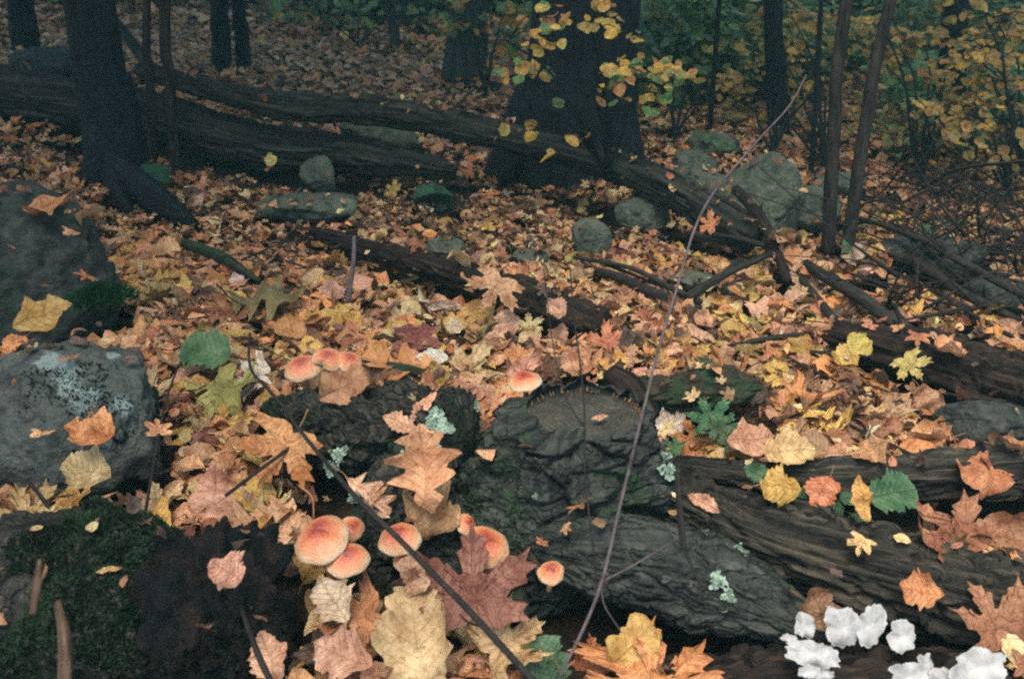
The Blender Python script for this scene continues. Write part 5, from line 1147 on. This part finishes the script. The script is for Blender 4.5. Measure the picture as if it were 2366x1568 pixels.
bush('mustard leaved bush filling the upper corner by the arching bare branch', 'bush', G(2330, 480), None,
     [(2300, 40, 100, 50, 44), (2270, 110, 110, 40, 56), (2320, 190, 90, 40, 54), (2220, 250, 110, 40, 54), (2320, 290, 70, 40, 38), (2180, 310, 60, 30, 26), (2280, 350, 60, 20, 20)], 3.0, MUS + YEL[:1], 27, 'ovate', 10, 'bush')
bush('green and yellow low bush beside the trunk foot of the massive tree', 'bush', G(1560, 330), None,
     [(1540, 130, 80, 60, 62), (1620, 90, 80, 60, 60), (1590, 200, 90, 40, 56), (1500, 50, 60, 50, 40), (1680, 150, 60, 50, 40), (1650, 235, 60, 24, 26)], 4.6, GRN + YEL[2:3], 28, 'ovate', 12, 'bush')
bush('green bush with yellow tips left of the massive tree', 'bush', G(1120, 230), None,
     [(1130, 60, 60, 50, 36), (1060, 40, 60, 36, 26), (1180, 30, 50, 30, 20), (1150, 120, 40, 40, 14)], 4.8, GRN + YEL[:2], 30, 'ovate', 13, 'bush')
bush('far green bush at the top beyond the leafy slope', 'bush', G(830, 110), None,
     [(820, 30, 90, 34, 50), (700, 20, 70, 26, 30), (930, 50, 70, 40, 36), (870, 90, 60, 20, 18), (640, 20, 40, 30, 16)], 6.5, GRN + YEL[:1], 22, 'ovate', 14, 'bush')
# understory wall of dark green, too dense to count
def thicket():
    r = np.random.default_rng(8); Vs, Cs = [], []
    spots = [(x, y, d, s_) for x, y, d, s_ in zip(r.uniform(1480, 2700, 150), r.uniform(-90, 330, 150), r.uniform(5.2, 8.5, 150), r.uniform(.16, .4, 150))]
    spots += [(x, y, d, s_) for x, y, d, s_ in zip(r.uniform(2080, 2700, 40), r.uniform(250, 470, 40), r.uniform(3.6, 5, 40), r.uniform(.12, .25, 40))]
    spots += [(x, y, d, s_) for x, y, d, s_ in zip(r.uniform(1480, 1860, 46), r.uniform(-60, 230, 46), r.uniform(4.5, 6, 46), r.uniform(.12, .26, 46))]
    spots += [(x, y, d, s_) for x, y, d, s_ in zip(r.uniform(560, 1250, 60), r.uniform(-120, 110, 60), r.uniform(7, 9.5, 60), r.uniform(.2, .4, 60))]
    spots += [(x, y, d, s_) for x, y, d, s_ in zip(r.uniform(-300, 560, 34), r.uniform(-120, 60, 34), r.uniform(6.5, 9.5, 34), r.uniform(.2, .4, 34))]
    for x, y, d, s_ in spots:
        c = D(x, y, d); g = float(H(c[0], c[1])); c[2] = max(c[2], g + s_ * .5); n = 190; u = r.normal(size=(n, 3)) * .5; P = c + u * s_ * np.array((1.1, .8, .8))
        a = r.normal(size=(n, 3)); a[:, 2] *= .5; a /= np.linalg.norm(a, axis=1)[:, None]; b = np.cross(a, r.normal(size=(n, 3)) * .5 + np.array((0, 0, 1.))); b /= np.linalg.norm(b, axis=1)[:, None]; L = .042 * r.uniform(.6, 1.3, (n, 1)) * (d / 6)
        Vs.append(np.stack([P - a * L, P + b * L * .5, P + a * L, P - b * L * .5], 1).reshape(-1, 3)); col = np.array(((.07, .24, .08), (.12, .30, .07), (.04, .15, .08), (.38, .36, .07))[r.choice(4, p=(.36, .32, .2, .12))])
        Cs.append(np.tile((*(col * r.uniform(.6, 1.3)), 1), (n * 4, 1)))
    V = np.vstack(Vs); C = np.vstack(Cs); i = np.arange(len(V) // 4)[:, None] * 4; F = np.concatenate([i + np.array([[0, 1, 2]]), i + np.array([[0, 2, 3]])], 0)
    obj('undergrowth', mesh('undergrowth', V, F, np.zeros((len(V), 2)) + .3, {'col': C}, smooth_=False), leaf_mat('undergrowth_leaf', False, .2, .2), kind='stuff', label='dense dark green undergrowth beyond the boulders', cat='undergrowth')
thicket()
# dense brush of dead twigs at the right edge
def brush():
    r = np.random.default_rng(18); parts = []
    for i in range(230):
        px, py = r.uniform(2040, 2600), r.uniform(350, 720); a = G(px, py, r.uniform(0, .05)); L = r.uniform(.15, .5); an = r.uniform(0, 6.28); e = a + np.array((math.cos(an) * L, math.sin(an) * L * .6, r.uniform(-.02, .28)))
        parts.append(tube([a, (a + e) / 2 + r.normal(size=3) * .03, e], [r.uniform(.002, .006), .002, .001], 6, 4))
    V, F, U = merge(parts); obj('brushwood', mesh('brushwood', V, F, U), M['twig'], kind='stuff', label='tangle of thin dead brushwood on the dark slope', cat='brushwood')
brush()

# ------------------------------------------------------------------ living green leaves and seedlings near the ground
GC = [(.035, .16, .06), (.045, .19, .07), (.03, .13, .055)]
def green_plant(label, base, leaves, name='seedling', cat='seedling', seed=0, kind='maple'):
    """leaves: (px, py, length px, spin, tilt, height)"""
    r = np.random.default_rng(seed); b = G(*base, .02); root = empty(name, b, label=label, cat=cat)
    for k, (px, py, l, sp, tl, h) in enumerate(leaves):
        c = G(px, py, h); size = l * PXM(c); V, F, U = tube([b, (b + c) / 2 + (0, 0, .015), c], [.0016, .0012, .0009], 10, 5); child('stem', mesh('stem', V, F, U), M['greenstem'], root)
        t, s_ = R(tl), R(sp); Rx = np.array([[1, 0, 0], [0, math.cos(t), -math.sin(t)], [0, math.sin(t), math.cos(t)]]); Rz = np.array([[math.cos(s_), -math.sin(s_), 0], [math.sin(s_), math.cos(s_), 0], [0, 0, 1]])
        o = obj('leaf', leaf_mesh(kind, 2, 20 + k % 3, .3), M['green'], root); o.color = (*jitter(GC[k % 3], r, .1), 1); o.matrix_local = Matrix.Translation(c - b) @ Matrix([list(x) for x in Rx @ Rz]).to_4x4() @ Matrix.Scale(size, 4)
    return root
green_plant('broad green toothed leaf beside the trio of mushrooms', (420, 850), [(475, 812, 125, 75, 28, .05)], 'green_seedling', 'plant', 1, 'round')
green_plant('green leaf growing at the edge of the white-splashed boulder', (300, 950), [(322, 944, 95, -70, 42, .06), (270, 952, 50, 80, 20, .05)], 'green_seedling', 'plant', 2, 'ovate')
green_plant('green maple seedling between the sawn stump and the leaves', (1655, 1030), [(1635, 955, 88, 20, 40, .06), (1682, 975, 62, -30, 40, .05), (1665, 1000, 66, 200, 35, .045), (1685, 1030, 50, 150, 35, .03), (1555, 1030, 50, 60, 35, .03)], 'maple_seedling', 'seedling', 3)
green_plant('round glossy green leaf above the fibrous brown log', (1990, 1185), [(2062, 1140, 118, -80, 35, .10)], 'green_seedling', 'plant', 4, 'round')
green_plant('trailing green seedling with small leaves on the fibrous log', (1930, 1190), [(1750, 1095, 70, 60, 35, .10), (1830, 1168, 55, 75, 30, .10), (1885, 1155, 62, 80, 35, .10), (1925, 1175, 56, 50, 35, .10), (1900, 1195, 60, 85, 30, .10), (1985, 1215, 84, 75, 30, .10), (1860, 1140, 40, 100, 30, .11), (1960, 1150, 50, -80, 30, .10)], 'trailing_seedling', 'seedling', 5, 'ovate')
green_plant('torn green leaf at the bottom beside the thick twig', (1300, 1560), [(1262, 1530, 125, 20, 42, .02)], 'green_seedling', 'plant', 6, 'round')
green_plant('small green leaf half under the foreground leaves', (230, 1060), [(225, 1042, 70, 85, 20, .05)], 'green_seedling', 'plant', 7, 'narrow')
green_plant('small green sprig behind the short mossy log', (1640, 845), [(1628, 832, 44, 60, 20, .03), (1650, 842, 34, 80, 25, .03)], 'green_seedling', 'plant', 8, 'narrow')
green_plant('small green leaves at the foot of the slender trunks', (1950, 575), [(1958, 580, 34, -60, 40, .03), (1955, 560, 26, 30, 40, .04)], 'green_seedling', 'plant', 9, 'ovate')
green_plant('green ground leaves on the far slope beside the pole', (2150, 535), [(2140, 530, 40, 70, 30, .04), (2180, 515, 34, 40, 30, .04), (2210, 518, 30, 80, 30, .03)], 'green_seedling', 'plant', 10, 'ovate')
green_plant('bright green moss-side plant by the far white-crested stone', (1640, 330), [(1630, 320, 30, 40, 40, .05), (1660, 330, 34, 80, 40, .05), (1690, 338, 28, -40, 40, .05), (1610, 310, 26, 60, 40, .05)], 'green_seedling', 'plant', 11, 'ovate')
# cushions of bright moss
def moss_patch(px, py, rpx, label, mat='moss', n=1500, seed=0, hgt=.012):
    c = G(px, py, .015); z = top_at(c[0], c[1], .02); c = A(px, py, z); rad = rpx * PXM(c); r = np.random.default_rng(seed); u = r.normal(size=(n, 2)) * .45; d = np.exp(-(u ** 2).sum(1) * 2)
    P = np.stack([c[0] + u[:, 0] * rad, c[1] + u[:, 1] * rad * .8, c[2] + hgt * d], -1); N = np.stack([u[:, 0], u[:, 1] - .3, d * 0 + 1.2], -1); N /= np.linalg.norm(N, axis=1)[:, None]
    V, F = moss_tufts(P - c, N, .011, seed); o = obj('moss_cushion', mesh('moss_cushion', V, F, smooth_=False), M[mat], label=label, cat='moss', kind='stuff'); o.location = c
BRIGHT = plain('bright_moss', (.014, .055, .02), .8, .25, .6, 40, .15); M['mossb'] = BRIGHT
moss_patch(235, 690, 60, 'bright green moss at the foot of the big dark boulder', 'mossb', 1800, 1, .02)
moss_patch(415, 775, 44, 'green moss cushion above the broad toothed leaf', 'mossb', 900, 2, .012)
moss_patch(1010, 470, 50, 'dark green moss on the stone below the broken log end', 'mossdark', 1200, 3, .02)
moss_patch(280, 1225, 60, 'green moss on top of the rotten wood near the camera', 'moss', 1600, 4, .02)

# ------------------------------------------------------------------ labels for leaves and twigs: what lies nearest
ORD = ['', 'second', 'third', 'fourth', 'fifth', 'sixth', 'seventh', 'eighth', 'ninth', 'tenth', 'eleventh', 'twelfth', 'thirteenth', 'fourteenth', 'fifteenth', 'sixteenth', 'seventeenth', 'eighteenth', 'nineteenth', 'twentieth']
def label_all():
    buckets = {}
    for o, ph, pos in PEND:
        pos = np.array(pos, float)[:3]; d = [np.linalg.norm((pos - p)[:2]) for _, p in LM]; k = int(np.argmin(d)); nm, p = LM[k]; dx, dy = (pos - p)[:2]
        rel = 'in front of' if dy < -abs(dx) else ('behind' if dy > abs(dx) else ('left of' if dx < 0 else 'right of'))
        buckets.setdefault((ph, rel, nm), []).append((d[k], o))
    for (ph, rel, nm), L in buckets.items():
        L.sort(key=lambda t: t[0])
        for i, (dd, o) in enumerate(L):
            o['label'] = f'{ph} lying {rel} the {nm}' + ('' if len(L) == 1 else (', closest to it' if i == 0 else f', {ORD[min(i, 19)]} closest'))
label_all()
print('objects', len(SC.objects))

# ------------------------------------------------------------------ thin teal haze, added to lift the blacks like faded film
hz = bpy.data.materials.new('added_teal_haze'); hz.use_nodes = True; hz.node_tree.nodes.clear()
pv = hz.node_tree.nodes.new('ShaderNodeVolumePrincipled'); pv.inputs['Color'].default_value = (.34, .88, .84, 1); pv.inputs['Density'].default_value = .0072
ho = hz.node_tree.nodes.new('ShaderNodeOutputMaterial'); hz.node_tree.links.new(pv.outputs[0], ho.inputs['Volume'])
V = np.array([(x, y, z) for x in (-66, 66) for y in (-5, 120) for z in (-2, 30)], float)
obj('haze', mesh('haze', V, [[0, 1, 3, 2], [4, 6, 7, 5], [0, 4, 5, 1], [2, 3, 7, 6], [0, 2, 6, 4], [1, 5, 7, 3]], smooth_=False), hz, kind='stuff', label='thin teal haze added between the trees to lift the blacks')
